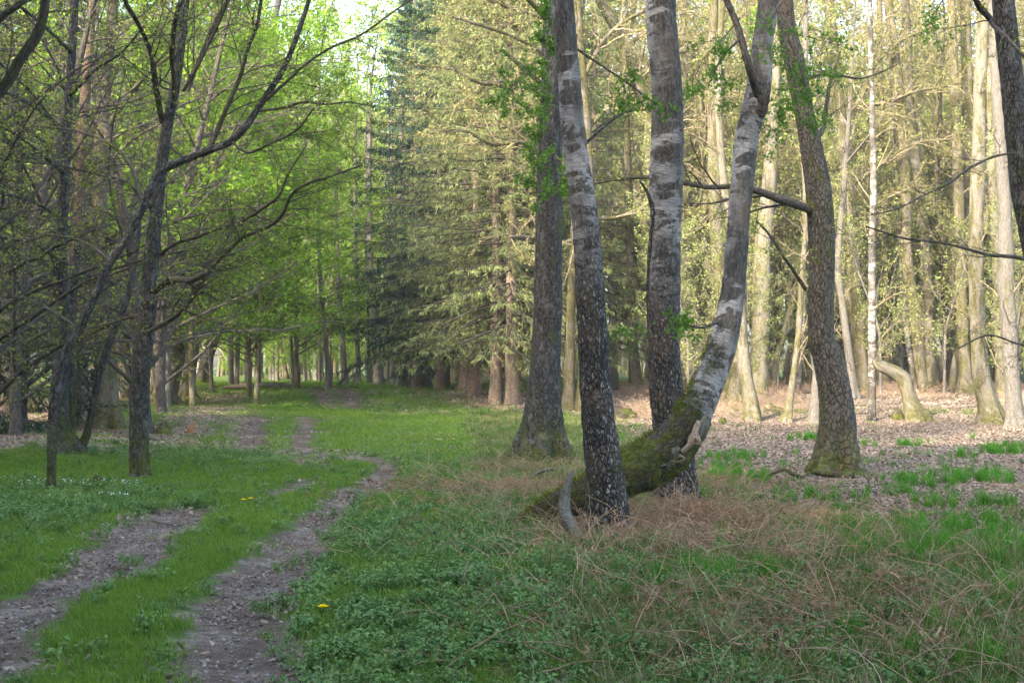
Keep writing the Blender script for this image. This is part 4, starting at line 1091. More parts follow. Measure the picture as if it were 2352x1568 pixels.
for i, ((u, v, ww, ln), ds) in enumerate(zip(FAR, DESC)):
    pts = [(u, v, ww * 1.35), (u + ln * .15, v - 60, ww), (u + ln * .5, v - 160, ww * .9), (u + ln, v - 300, ww * .8), (u + ln * 1.1, v - 480, ww * .65), (u + ln * 1.0, v - 620, ww * .5)]
    tree('hornbeam_tree', 'far blue-grey trunk ' + ds, 'tree', 'grey', pts, seed=80 + i, cfg=dict(MC, n3=3, ls=.15, leaf=1, len1=2.5, dens=1.0, minr=.004), trunk_twigs=True, tw='twig_grey', leaf='lf_pale' if i % 2 else 'lf_beech', S=14, seg=.3, amp=.02, ext=6, ext_limbs=5,
         crown_cfg=dict(ls=.2, leaf=2), group='far trunks beyond the end of the track')

# ================================================================== spruces
sp1 = spruce('spruce_tree', 'x', 21, .26, 2.4, 4.6, 3, 'needle', 1.1, fine=1.5)
sp2 = spruce('spruce_tree', 'x', 17, .2, 1.6, 4.3, 4, 'needle_dk_shade', 1.2, fine=1.4)  # shade on the left of the stand is put into the needle colour
spd = spruce('spruce_tree', 'x', 15, .2, .5, 3.0, 5, 'needle_dk_shade', .9, fine=.8)
SPR = [(sp1, 1176, 928, .98, 'yellow-green sunlit spruce with bare pale foot left of the dark straight trunk'),
       (sp1, 1138, 926, .9, 'sunlit spruce whose pale trunk stands left of the other bare pale one'),
       (sp1, 1092, 908, 1.0, 'spruce with grey trunk in the middle of the spruce stand'),
       (sp2, 955, 890, 1.12, 'bluish shade-coloured spruce at the left end of the stand with its pointed top showing'),
       (sp2, 1010, 893, 1.15, 'shade-coloured spruce second from the left of the stand'),
       (sp1, 1068, 896, 1.05, 'tall shaded spruce at the back of the stand'),
       (sp1, 1262, 915, 1.0, 'spruce behind the dark straight trunk, branches showing on both its sides'),
       (sp1, 1370, 900, .95, 'spruce seen between the dark trunk and the upright birch')]
src_used = set()
for i, (src, u, v, sc, lab) in enumerate(SPR):
    g = G(u, v)
    if id(src) in src_used: copy_tree(src, g, i * 1.7, sc, lab, 'spruces standing together right of the track')
    else:
        src_used.add(id(src)); src.location = g; src.rotation_euler = (0, 0, i * 1.7); src.scale = (sc,) * 3; src['label'] = lab; src['group'] = 'spruces standing together right of the track'
# dark spruces at the left edge and in the right wood
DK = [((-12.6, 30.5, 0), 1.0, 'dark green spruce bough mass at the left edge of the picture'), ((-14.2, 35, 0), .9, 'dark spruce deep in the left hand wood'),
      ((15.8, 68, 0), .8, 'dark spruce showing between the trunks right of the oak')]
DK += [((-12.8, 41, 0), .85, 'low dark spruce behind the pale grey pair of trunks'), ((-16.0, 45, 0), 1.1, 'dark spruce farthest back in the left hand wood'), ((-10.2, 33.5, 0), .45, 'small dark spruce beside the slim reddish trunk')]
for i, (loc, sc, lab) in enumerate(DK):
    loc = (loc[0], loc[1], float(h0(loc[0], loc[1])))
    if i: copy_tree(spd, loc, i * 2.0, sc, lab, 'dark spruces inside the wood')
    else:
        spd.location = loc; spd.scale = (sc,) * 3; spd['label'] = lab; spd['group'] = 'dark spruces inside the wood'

# ================================================================== the wood behind: individual trees, copied
LB = 'slender trees of the far wood, mossy trunks under thin yellow-green spring crowns'
protos = [
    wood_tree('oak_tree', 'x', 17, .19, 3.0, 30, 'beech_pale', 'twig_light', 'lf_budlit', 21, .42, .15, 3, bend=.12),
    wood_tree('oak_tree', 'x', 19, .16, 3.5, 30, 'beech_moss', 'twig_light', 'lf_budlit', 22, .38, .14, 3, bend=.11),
    wood_tree('birch_tree', 'x', 16, .12, 5, 24, 'birch_pale', 'twig_light', 'lf_pale', 23, .30, .14, 3),
    wood_tree('beech_tree', 'x', 17, .13, 2.2, 30, 'grey', 'twig_grey', 'lf_beech', 24, .45, .17, 5, flat=.6, up=.0),
    wood_tree('beech_tree', 'x', 13, .08, 1.0, 30, 'grey', 'twig_grey', 'lf_pale', 25, .42, .16, 4, flat=.6, up=.02),
    wood_tree('hazel_bush', 'x', 5.5, .04, .4, 22, 'grey', 'twig_grey', 'lf_beech', 26, .5, .13, 4, ang=(.3, .8), cat='bush'),
]
LAND = [(118, 'the slender arching trunk'), (150, 'the dark rooted trunk'), (322, 'the tall dark trunk'), (430, 'the gnarled mossy trunks'), (755, 'the leaning far poles'), (960, 'the dark spruces'), (1140, 'the sunlit spruces'),
        (1240, 'the dark straight trunk'), (1400, 'the leaning birch'), (1555, 'the upright birch'), (1660, 'the curved birch'), (1745, 'the big smooth pale trunk'), (1920, 'the leaning oak'), (2003, 'the thin straight birch'), (2106, 'the arching snapped trunk'), (2270, 'the tall pale mossy trunk'), (2350, 'the right edge')]
def where(x, y):
    u = 1176 + x / y * FPX
    k = min(range(len(LAND)), key=lambda i: abs(LAND[i][0] - u)); a = LAND[k]
    if u < -20 or u > 2372: return 'outside the frame'
    return ('left of ' if u < a[0] - 14 else 'right of ' if u > a[0] + 14 else 'behind ') + a[1]
LOOK = {0: 'pale trunked oak', 1: 'mossy trunked oak', 2: 'slim white birch', 3: 'bright green beech', 4: 'pale green beech', 5: 'leafy hazel bush'}
def place(src, loc, rz, sc, label, group, first):
    if not first.get(src.name):
        first[src.name] = 1
        src.location = loc; src.rotation_euler = (0, 0, rz); src.scale = (sc,) * 3; src['label'] = label; src['group'] = group
    else: copy_tree(src, loc, rz, sc, label, group)
first = {}
rg = np.random.default_rng(99)
def fill(n, xr, yr, which, label, group, scr=(.8, 1.2), mind=1.2, keep=None):
    pts = []
    tries = 0
    while len(pts) < n and tries < n * 40:
        tries += 1
        y = rg.uniform(*yr); x = rg.uniform(xr[0], xr[1]) * y
        if keep and not keep(x, y): continue
        if any((x - a) ** 2 + (y - b) ** 2 < mind ** 2 for a, b in pts): continue
        pts.append((x, y))
        k = which[int(rg.integers(len(which)))]
        place(protos[k], (x, y, float(h0(x, y))), rg.random() * 6.28, rg.uniform(*scr), f'{LOOK[k]} {label}, {where(x, y)}', group, first)
fill(60, (.10, .42), (56, 85), [0, 1, 2, 1, 0, 4], 'in the sunlit wood', 'trees of the far wood on the right', mind=2.0)
fill(60, (.10, .42), (85, 125), [0, 1, 1, 0, 4], 'at the back of the wood', 'trees of the far wood on the right', (1.4, 1.8), mind=2.0)
fill(26, (-.06, .14), (72, 115), [0, 1, 3], 'rising behind the spruces', 'trees behind the spruces', (1.2, 1.7), mind=2.5)
fill(24, (-.27, -.12), (46, 72), [3, 3, 4], 'on the left of the track', 'fresh green beeches left of the track', (.75, 1.1), mind=2.6, keep=lambda x, y: x < -9.8 - (y - 45) * .12 and (y > 55 or x < -13.5))
fill(46, (-.26, -.02), (90, 132), [3, 4, 4, 1], 'beyond the track', 'pale green trees beyond the end of the track', (1.3, 1.8), mind=2.2)
fill(28, (-.46, -.24), (38, 75), [3, 1, 4], 'in the shady wood', 'trees of the shady wood on the left', mind=2.5)
fill(26, (-.2, .02), (80, 112), [5], 'at the track end', 'bushes at the end of the track', (.6, 1.1), mind=1.4)
protos.append(wood_tree('oak_sapling', 'x', 9.5, .05, 1.0, 26, 'grey', 'twig_light', 'lf_pale', 29, .34, .085, 3, n2=8, n3=5, bend=.1))
LOOK[6] = 'thin young leafy oak'
fill(15, (.10, .42), (42, 57), [6], 'between the nearer trunks', 'young oaks of the right hand wood', (.6, 1.15), mind=1.8)
fill(16, (.08, .40), (66, 104), [5, 4], 'in the right hand wood', 'bushes in the right hand wood', (.5, .8), mind=2)
# twiggy shaded understorey at the far left
und = wood_tree('hornbeam_tree', 'x', 9, .09, .8, 44, 'twig_dark', 'twig_grey', 'lf_bud', 27, .42, .055, 1, n2=10, n3=7, flat=.5, up=.0, droop=.015, ang=(.6, 1.15))
UND = [(-10.8, 29.5, 'twiggy hornbeam left of the broad mossy trunk'), (-13, 31.5, 'twiggy hornbeam at the left edge, behind the first one'), (-12.3, 36, 'twiggy hornbeam in the deep shade of the left hand wood'), (-8.6, 22.5, 'bare twiggy hornbeam filling the left edge of the picture'), (-9.6, 27.5, 'twiggy hornbeam behind the dark rooted trunk'), (-7.9, 31, 'twiggy hornbeam behind the tall dark trunk'), (-11.5, 33, 'twiggy hornbeam deeper at the left edge'), (-9.5, 38.5, 'twiggy hornbeam behind the gnarled mossy trunks')]
for i, (x, y, lb) in enumerate(UND):
    if i: copy_tree(und, (x, y, float(h0(x, y))), i * 2.1, 1 + .1 * i, lb, 'twiggy hornbeams of the left hand wood')
    else: und.location = (x, y, float(h0(x, y))); und['label'] = lb; und['group'] = 'twiggy hornbeams of the left hand wood'
# layered fresh beeches leaning over the track
lay = wood_tree('beech_tree', 'x', 14, .095, 1.6, 46, 'beech_moss', 'twig_grey', 'lf_beech', 28, .44, .12, 7, n2=10, n3=5, flat=.8, up=-.005, ang=(.9, 1.35), bend=.06)
LAY = [(-9.6, 43, 'bright beech with layered fresh leaves nearest the gnarled mossy trunks'), (-9.0, 50, 'bright beech overhanging the left rut at mid distance'), (-10.4, 56, 'bright beech behind the one overhanging the left rut'), (-9.6, 64, 'bright beech near the fallen grey trunk'),
       (-12.8, 49, 'bright beech deeper left behind the dark leaning trunk'), (-13.2, 74, 'bright beech over the far end of the track'), (-14.5, 62, 'tall bright beech at the back of the left wood'), (-11.5, 90, 'bright beech closing the view above the track end')]
for i, (x, y, lb) in enumerate(LAY):
    if i: copy_tree(lay, (x, y, float(h0(x, y))), i * 1.9, .95 + .06 * (i % 4), lb, 'layered beeches over the track')
    else: lay.location = (x, y, float(h0(x, y))); lay['label'] = lb; lay['group'] = 'layered beeches over the track'
# sunlit oak crowns over the track, top centre
def big_oak(lab, u, v, pts, limbs, seed, dens=3.0, leaf='lf_budlit', d=None):
    tree('oak_tree', lab, 'tree', 'beech_moss', pts, limbs=limbs, seed=seed, d=d, cfg=dict(dens=dens, len1=2.4, n2=7, n3=5, leaf=2, ls=.10, minr=.003, maxr=.04, wig=.22), tw='twig_light', leaf=leaf, limb_bark='beech_moss', S=30, seg=.12, amp=.03, ext=8)
big_oak('sunlit oak with crooked limbs spreading in front of the spruces', 1340, 900,
        [(1345, 915, 40), (1350, 800, 34), (1352, 600, 32), (1350, 450, 30), (1345, 300, 28), (1335, 150, 24), (1325, 0, 20)],
        [[-2, (1345, 330, 14), (1290, 290, 13), (1230, 270, 12), (1160, 200, 11), (1100, 190, 9), (1040, 160, 7), (960, 150, 5)], [-4, (1345, 420, 14), (1280, 390, 12), (1210, 330, 11), (1130, 330, 9), (1060, 300, 7), (970, 310, 5)],
         [-3, (1340, 220, 12), (1270, 140, 11), (1190, 90, 9), (1110, 60, 7), (1010, 30, 5)], [-2, (1335, 120, 12), (1260, 50, 10), (1150, 10, 8), (1050, -30, 5)],
         [-3, (1348, 540, 12), (1280, 560, 11), (1210, 545, 10), (1170, 545, 7)], [2, (1345, 300, 13), (1400, 240, 11), (1460, 180, 9), (1540, 130, 7), (1620, 110, 5)], [2, (1350, 500, 11), (1420, 500, 10), (1480, 480, 8), (1560, 500, 5)], [0, (1338, 180, 12), (1390, 90, 10), (1450, 40, 8), (1540, 0, 5)]], 61, dens=3.4, d=47)
big_oak('oak with a thick mossy limb slanting from the upper left behind the upright birch', 1500, 900,
        [(1590, 905, 44), (1580, 800, 40), (1560, 600, 36), (1500, 420, 32), (1490, 300, 32), (1462, 180, 30), (1430, 90, 28), (1400, 40, 24), (1370, -20, 22)],
        [[2, (1495, 330, 14), (1560, 280, 12), (1630, 250, 10), (1700, 200, 7)], [-2, (1470, 200, 12), (1420, 180, 10), (1350, 170, 7), (1270, 130, 5)], [2, (1550, 560, 12), (1620, 520, 10), (1680, 520, 7)], [1, (1440, 110, 12), (1500, 60, 10), (1580, 30, 7), (1660, 60, 5)],
         [3, (1500, 400, 12), (1600, 360, 10), (1700, 330, 8), (1800, 340, 5)]], 62)
big_oak('oak with crooked bare sunlit branches at the upper right, behind the leaning oak', 1960, 900,
        [(1985, 905, 36), (1975, 800, 32), (1960, 600, 28), (1950, 450, 26), (1935, 300, 24), (1920, 150, 22), (1905, 0, 20)],
        [[0, (1935, 280, 12), (1980, 220, 10), (2010, 150, 9), (2060, 100, 7), (2140, 60, 5)], [0, (1925, 200, 10), (1890, 90, 9), (1920, 40, 8), (1960, 10, 6)], [-2, (1955, 520, 10), (2010, 470, 8), (2080, 440, 7), (2150, 460, 4)],
         [2, (1945, 380, 10), (1890, 330, 8), (1830, 300, 6), (1750, 310, 4)], [0, (1950, 430, 10), (2020, 380, 9), (2100, 330, 7), (2190, 320, 5)], [0, (1930, 240, 10), (2020, 240, 9), (2110, 210, 7), (2210, 190, 4)]], 63, dens=3.2)

# far wood edge: one uncountable mass closing the horizon
def far_mass():
    b = MB()
    rgm = np.random.default_rng(5)
    n = 460
    a = rgm.uniform(-.75, .75, n); dist = rgm.uniform(140, 200, n)
    X = np.sin(a) * dist; Y = np.cos(a) * dist
    T = walk(np.stack([X, Y, h0(X, Y) - .2], -1), np.tile([[0, 0, 1.0]], (n, 1)), rgm.uniform(26, 42, n), 6, .05, .02, rgm)
    R = np.linspace(.22, .04, 6)[None] * np.ones((n, 1))
    tw, tr = kids(T, R, 14, .1, 1, (.6, 1.1), (.2, .35), .4, 3, .1, .03, rgm, .2, minr=.02)
    b.tubes(T, R, 5); b.tubes(tw, tr, 3)
    l = MB()
    leaves_on(l, tw, 12, .85, 1.1, rgm, .3)
    root = b.build('far_wood', M['beech_moss'], kind='stuff', label='hazy far edge of the wood closing the horizon behind all the trunks', cat='wood')
    l.build('far_leaves', M['lf_pale'], kind='stuff', label='pale spring leaves of the far edge of the wood', cat='foliage')
far_mass()

# unseen spruces added behind and left of the viewpoint, heights shaped to shade the foreground
def shade_wood():
    rgs = np.random.default_rng(31)
    spots = []
    for i in range(6000):
        if len(spots) > 210: break
        x = rgs.uniform(-75, 8); y = rgs.uniform(-48, 34)
        if x > -16 and y > -7: continue
        if x > -.46 * y - 7 and y > 0: continue
        if any((x - a) ** 2 + (y - b_) ** 2 < 2.7 ** 2 for a, b_ in spots): continue
        spots.append((x, y))
    for i, (x, y) in enumerate(spots):
        lim = (39.5 - y) * .70 / 15
        if lim < .3: continue
        copy_tree(spd, (x, y, float(h0(x, y))), i * 1.3, min(rgs.uniform(1.8, 2.4), lim), 'unseen tall spruce added behind and left of the viewpoint to shade the foreground', 'unseen spruces added to shade the foreground')
shade_wood()
# ================================================================== logs, stumps and small things
def log_obj(name, label, cat, pts, d=None, mat='moss_log', seed=1, amp=.012, S=20, base=None):
    if d is None: d = G(*base)[1] if base else G(pts[0][0], pts[0][1])[1]
    p, r = px(pts, d)
    root = thing(name, label, cat, p[len(p) // 2])
    b = MB(); trunk_tube(b, p, r, .04, S, amp, 0, None, 1.2, .14, seed=seed * 1.7)
    top = MB(); 
    b.build('wood', M[mat], root)
    return root, d
def single(name, label, cat, pts, d, mat, seed=1, amp=.012, S=20, lump=.14, seg=.04):
    p, r = px(pts, d)
    b = MB(); trunk_tube(b, p, r, seg, S, amp, 0, None, 1.2, lump, seed=seed * 1.7)
    c = p[0].copy()
    b.v = [v - c for v in b.v]
    return b.build(name, M[mat], None, label=label, cat=cat, loc=tuple(float(k) for k in c))
single('dead_branch', 'curved grey barkless branch standing up against the foot of the leaning birch', 'branch', [(1314, 1082, 12, .1), (1306, 1105, 17, .05), (1297, 1140, 25, 0), (1299, 1180, 27, -.15), (1316, 1218, 24, -.4), (1345, 1248, 19, -.65), (1370, 1272, 13, -.85), (1394, 1296, 7, -1.0)], 12.6, 'deadwood', 3, .006, 28)
single('fallen_branch', 'short brown log lying at the foot of the leaning oak', 'log', [(1862, 1082, 9), (1890, 1086, 14), (1930, 1090, 15), (1962, 1090, 13)], G(1915, 1098)[1], 'oak', 4, .008)
single('fallen_branch', 'thin dark stick on the ground left of the leaning oak', 'stick', [(1700, 1090, 5), (1760, 1092, 6), (1800, 1078, 7), (1820, 1088, 8), (1848, 1098, 7)], G(1780, 1100)[1], 'moss_log', 5, .006, 12)
single('fallen_branch', 'grey broken stick leaning in the bracken left of the clump', 'stick', [(1180, 1120, 5), (1220, 1095, 6), (1250, 1080, 7), (1275, 1078, 5)], G(1220, 1122)[1], 'deadwood', 6, .004, 10)
single('fallen_log', 'long grey fallen trunk lying beyond the grassy rise left of the track', 'log', [(578, 890, 8), (600, 885, 12), (635, 884, 14), (668, 886, 12)], G(620, 892)[1], 'deadwood', 7, .03, 24)
single('fallen_branch', 'bleached broken branch pointing left beside the grey fallen trunk', 'branch', [(500, 892, 4), (530, 888, 7), (560, 886, 9), (582, 888, 6)], G(540, 894)[1], 'palewood', 8, .02, 12)
single('fallen_branch', 'upper bleached splinter resting on the broken branch', 'branch', [(540, 876, 5), (556, 882, 7), (575, 887, 6)], G(555, 893)[1], 'palewood', 9, .015, 10)
single('tree_stump', 'small orange split stump on the brown litter beside the track', 'stump', [(436, 996, 12), (438, 985, 17), (443, 976, 14), (446, 968, 7)], G(440, 996)[1], 'orangewood', 10, .03, 16)
single('tree_stump', 'low rotten stump left of the orange split one', 'stump', [(378, 1000, 44), (376, 990, 36), (378, 978, 26), (374, 970, 12)], G(378, 998)[1], 'oak', 11, .05, 24)
single('fallen_branch', 'broken branch lying left of the rotten stump', 'branch', [(300, 1000, 12), (330, 1004, 10), (355, 1008, 8), (370, 1012, 5)], G(335, 1010)[1], 'deadwood', 12, .02, 12)
single('tree_stump', 'small mossy stump hidden in the grass left of the tall trunk with sweeping limbs', 'stump', [(228, 1118, 36), (226, 1108, 30), (222, 1100, 20), (216, 1094, 9)], G(228, 1116)[1], 'moss_log', 13, .03, 24)
single('tree_stump', 'sunlit pale stump with mossy foot at the left edge', 'stump', [(66, 945, 52), (65, 930, 38), (64, 912, 30), (63, 892, 26)], G(65, 945)[1], 'beech_pale', 14, .03, 24)
single('tree_stump', 'rotten stump left of the foot of the arching snapped trunk', 'stump', [(2062, 962, 32), (2062, 952, 26), (2064, 944, 18), (2066, 940, 8)], G(2062, 962)[1], 'oak', 15, .05, 20)
single('tree_stump', 'little brown stump by the edge of the litter behind the curved birch', 'stump', [(1660, 972, 18), (1658, 964, 15), (1656, 958, 7)], G(1660, 972)[1], 'oak', 16, .03, 14)
single('wooden_post', 'small thin white-topped post standing at the far end of the track', 'post', [(688, 882, 4.5), (688, 860, 4.5), (688, 836, 4.5), (688, 834, 3)], G(688, 880)[1], 'deadwood', 17, .002, 8, .02)
def mound(name, label, u, v, wpx, hpx, mat, seed):
    g = G(u, v); s = g[1] / FPX
    th = np.linspace(0, 2 * np.pi, 33)[:-1]; ph = np.linspace(0, np.pi / 2, 14)
    T, Ph = np.meshgrid(th, ph)
    V = np.stack([np.cos(T) * np.cos(Ph), np.sin(T) * np.cos(Ph), np.sin(Ph)], -1)
    n = vn(V * 3 + seed) * .5 + vn(V * 9 + seed) * .2
    V = V * (0.7 + n[..., None]) * np.array([wpx * s / 2, wpx * s / 2, hpx * s]) - [0, 0, .08]
    i = (np.arange(13)[:, None] * 32 + np.arange(32)[None]); j = np.arange(13)[:, None] * 32 + (np.arange(32)[None] + 1) % 32
    b = MB(); b.add(V, np.stack([i, j, j + 32, i + 32], -1), None, V)
    b.build(name, M[mat], None, label=label, cat='mound', loc=tuple(float(k) for k in g))
mound('mossy_mound', 'round mossy hummock on the leaves between the two birches', 1436, 960, 62, 28, 'moss_log', 1.0)
mound('mossy_mound', 'small mossy hummock below and right of the round one', 1420, 1000, 40, 14, 'moss_log', 4.0)
mound('brush_pile', 'low dark pile of rotten twigs in the litter left of the thin mossy stem', 1768, 945, 60, 20, 'oak', 7.0)

# ================================================================== ground cover
GP = {}
rp = np.random.default_rng(404)
M['grass'] = leaf_mat('grass_blade', (.045, .10, .02), (.115, .20, .035), .35, obj_rand=True)
M['grass_soft'] = leaf_mat('short_grass_blade', (.095, .18, .025), (.18, .28, .045), .4, obj_rand=True)
M['sedge'] = leaf_mat('sedge_blade', (.045, .16, .012), (.10, .28, .03), .35, obj_rand=True)
M['herb'] = leaf_mat('herb_leaf', (.065, .145, .035), (.17, .28, .075), .35, gloss=.05, obj_rand=True)
M['straw'] = leaf_mat('dry_straw', (.28, .21, .13), (.50, .40, .27), .15, obj_rand=True)
M['bracken'] = leaf_mat('dead_bracken_frond', (.19, .115, .07), (.40, .28, .175), .15, obj_rand=True)
M['litter'] = leaf_mat('dead_leaf', (.11, .078, .056), (.33, .275, .215), .15, obj_rand=True)
M['litter_dk'] = leaf_mat('dark_dead_leaf', (.05, .034, .026), (.17, .12, .10), .1, obj_rand=True)
M['bracken_pale'] = leaf_mat('sun_bleached_bracken', (.24, .17, .115), (.42, .32, .23), .15, obj_rand=True)
M['white'] = leaf_mat('white_petal', (.75, .75, .75), (.85, .85, .85), .2)
M['yellow'] = leaf_mat('yellow_petal', (.8, .55, .01), (.85, .65, .02), .1)
P_grass = [proto('grass_tuft', blades(26, .07, .17, .0028, .09, .8, rp), M['grass']) for _ in range(5)]
P_short = [proto('grass_tuft', blades(30, .03, .085, .0025, .10, .9, rp), M['grass_soft']) for _ in range(5)]
M['dry_grass'] = leaf_mat('dry_grass_blade', (.17, .15, .07), (.30, .26, .14), .3, obj_rand=True)
P_mixed = P_grass + [proto('dry_grass_tuft', blades(20, .08, .2, .0028, .1, 1.0, rp), M['dry_grass']) for _ in range(2)]
P_sedge = [proto('sedge_tuft', blades(60, .16, .38, .0035, .08, .8, rp), M['sedge']) for _ in range(4)]
P_herb = [proto('herb_sprig', herb_plant(8, .11, .036, rp), M['herb']) for _ in range(6)]
P_leaf = [proto('dead_leaf', curled_leaf(.075, rp), M['litter']) for _ in range(10)]
P_leafd = [proto('dead_leaf', curled_leaf(.06, rp), M['litter_dk']) for _ in range(8)]
P_stalk = [proto('dry_stalk', stalks(3, .8, .0036, rp, .6, side=False), M['straw']) for _ in range(6)]
P_brk = [proto('bracken_stems', stalks(9, .6, .0042, rp, 1.1), M['bracken']) for _ in range(5)] + [proto('bracken_frond', frond(rp), M['bracken']) for _ in range(7)]

def cand(n, u0, u1, v0, v1, seed, ymax=None):
    """random ground points, density uniform on the ground inside a trapezoid"""
    rgc = np.random.default_rng(seed)
    y0, y1 = v0, v1
    if u1 > .5: n = int(n * 1.28 * (1 if u0 < -.5 else .8))
    y = np.sqrt(rgc.uniform(y0 ** 2, y1 ** 2, n)); x = rgc.uniform(u0, u1, n) * y
    return x, y, rgc
def pts3(x, y, dz=0.0): return np.stack([x, y, h0(x, y) + dz], -1)
def zs(x, y):
    return {k: zone(k, x, y, s, 1, wv, 3) for k, s, wv in (('track', .12, .22), ('litter', .5, .9), ('bracken', .7, .9), ('herb', .6, .9), ('sedge', .45, .8))}

# grass: near dense, then thinner and larger
i = 0
for (ya, yb, n, sc) in ((5.5, 13, 34000, 1.0), (13, 24, 52000, 1.25), (24, 45, 42000, 2.0), (45, 85, 26000, 3.2)):
    x, y, rgc = cand(n, -.55, .55, ya, yb, 50 + i)
    z = zs(x, y); patch = vn2(x, y, .5, 4.0); fine = vn2(x, y, 2.6, 2.0)
    pr = np.ones(len(x))
    pr = pr * (1 - z['track'] * 1.0) * (1 - .985 * z['litter']) * (1 - .94 * z['bracken']) * (1 - .5 * z['herb'])
    pr *= np.clip((.35 + 1.1 * fine + .6 * (patch - .5)) * (1.0 if ya < 20 else .8) - (.0 if ya < 20 else .25) * (x > -.1 * y), .06, 1)
    tx = -1.6 - .06 * y                        # right of the track the turf is rougher
    near_track = zone('track', x, y, .07 + .004 * ya, 6, .22, 9) > 0
    k = (rgc.random(len(x)) < pr) & (~near_track | (rgc.random(len(x)) < .02))
    x, y, f2, p2 = x[k], y[k], fine[k], patch[k]
    # between the ruts and on the verge: short bright grass
    short = (x < -.2 - .05 * y + .9) & (x > -1.5 - .30 * y) | (rgc.random(len(x)) < .15)
    short &= (y > 5)
    lab = ['in the foreground', 'around the middle of the track', 'on the rise', 'in the far clearing'][i]
    for nm, kk, prt, lb in (('short_grass', short, P_short, 'short bright green grass on and beside the track '), ('rough_grass', ~short, P_mixed, 'taller darker green grass tufts ')):
        m_ = kk
        scatter(nm, pts3(x[m_], y[m_]), prt, sc * rgc.uniform(.65, 1.25, m_.sum()), lb + lab, 'grass', .2, seed=i, vz=[1, .75, .42, .28][i])
    i += 1
# sedge tufts in the litter, right
x, y, rgc = cand(15000, -.05, .43, 11, 26, 71); z = zs(x, y)
k = (z['sedge'] > 0) & (vn2(x, y, 1.4, 6.0) > .50) & (rgc.random(len(x)) < .3)
scatter('sedge', pts3(x[k], y[k]), P_sedge, rgc.uniform(.35, .75, k.sum()), 'fresh green sedge and grass growing through the litter on the right', 'grass', .15, seed=3)
x, y, rgc = cand(4500, .0, .43, 7, 34, 72)
k = (vn2(x, y, .9, 16.0) > np.where(y > 14, .79, .72))
scatter('grass_clumps', pts3(x[k], y[k]), P_sedge, rgc.uniform(.4, .8, k.sum()), 'scattered fresh grass clumps between the dead stalks', 'grass', .15, seed=4)
# herbs
x, y, rgc = cand(60000, -.55, .55, 5.5, 26, 73); z = zs(x, y)
pr = z['herb'] * .5 + .10 * (1 - z['herb']) * (x > -.6 - .05 * y) + .03
pr = pr * (1 - z['track']) * (1 - .93 * z['litter']) * np.clip(.2 + 1.3 * vn2(x, y, 1.7, 12.0), 0, 1)
k = rgc.random(len(x)) < pr
scatter('herbs', pts3(x[k], y[k]), P_herb, rgc.uniform(.55, 1.25, k.sum()), 'low leafy nettles and herbs covering the ground right of the track', 'herbs', .25, seed=5)
# leaf litter
# bare patches with leaves in the clearing
for j, (ya, yb, n, sc, q) in enumerate(((5.5, 20, 90000, .8, 1.0), (20, 46, 160000, .95, 1.0), (46, 75, 60000, 1.6, 1.0))):
    x, y, rgc = cand(n, -.55, .55, ya, yb, 74 + j); z = zs(x, y)
    pr = z['litter'] * .9 + (1 - z['litter']) * (.2 + .75 * z['bracken'] + .25 * (vn2(x, y, .45, 4.0) < .42)) * (vn2(x, y, 1.2, 21.0) > .42)
    pr = pr * (1 - .82 * z['track'])
    k = rgc.random(len(x)) < pr
    scatter('leaf_litter', pts3(x[k], y[k], .004), P_leaf, sc * rgc.uniform(.5, 1.15, k.sum()), ['fallen dead leaves lying in the foreground growth', 'carpet of pale brown dead leaves around the oak', 'sunlit brown leaf carpet under the far trunks'][j], 'leaves', .45, seed=6 + j)
# dark leaf fragments on the ruts
x, y, rgc = cand(110000, -.43, .05, 5.5, 24, 79)
tz = zone('track', x, y, .16, 1, .22, 3)
k = (tz > 0) & (rgc.random(len(x)) < np.clip((vn2(x, y, 1.5, 31.0) - .3) * 1.6, .05, 1))
scatter('leaf_fragments', pts3(x[k], y[k], -.045), P_leafd, rgc.uniform(.15, .55, k.sum()), 'dark broken leaves and twigs strewn on the wheel ruts', 'leaves', .3, seed=10)
# small stones pressed into the ruts
def stone_mb():
    a = np.arange(6) * 6.283 / 6
    V = np.concatenate([np.stack([np.cos(a) * rp.uniform(.8, 1.2, 6), np.sin(a) * rp.uniform(.7, 1.1, 6), 0 * a - .2], -1), np.stack([np.cos(a) * .6, np.sin(a) * .6, 0 * a + rp.uniform(.3, .5)], -1), [[0, 0, .5]]]) * .012
    b = MB(); i = np.arange(6); j = (i + 1) % 6
    return b.add(V, np.stack([i, j, j + 6, i + 6], -1), np.stack([i + 6, j + 6, i * 0 + 12], -1), np.tile([rp.random(), 0, 0], (13, 1)))
M['stone'] = leaf_mat('pale_stone', (.10, .085, .07), (.30, .27, .23), 0, obj_rand=True)
P_stone = [proto('stone', stone_mb(), M['stone']) for _ in range(4)]
x, y, rgc = cand(40000, -.43, .05, 5.5, 22, 88)
k = (zone('track', x, y, .05, 1, .22, 3) > 0) & (rgc.random(len(x)) < .8)
scatter('gravel', pts3(x[k], y[k], -.046), P_stone, rgc.uniform(.3, 1.5, k.sum()), 'small pale stones and crumbs of earth in the wheel ruts', 'gravel', .3, seed=21)
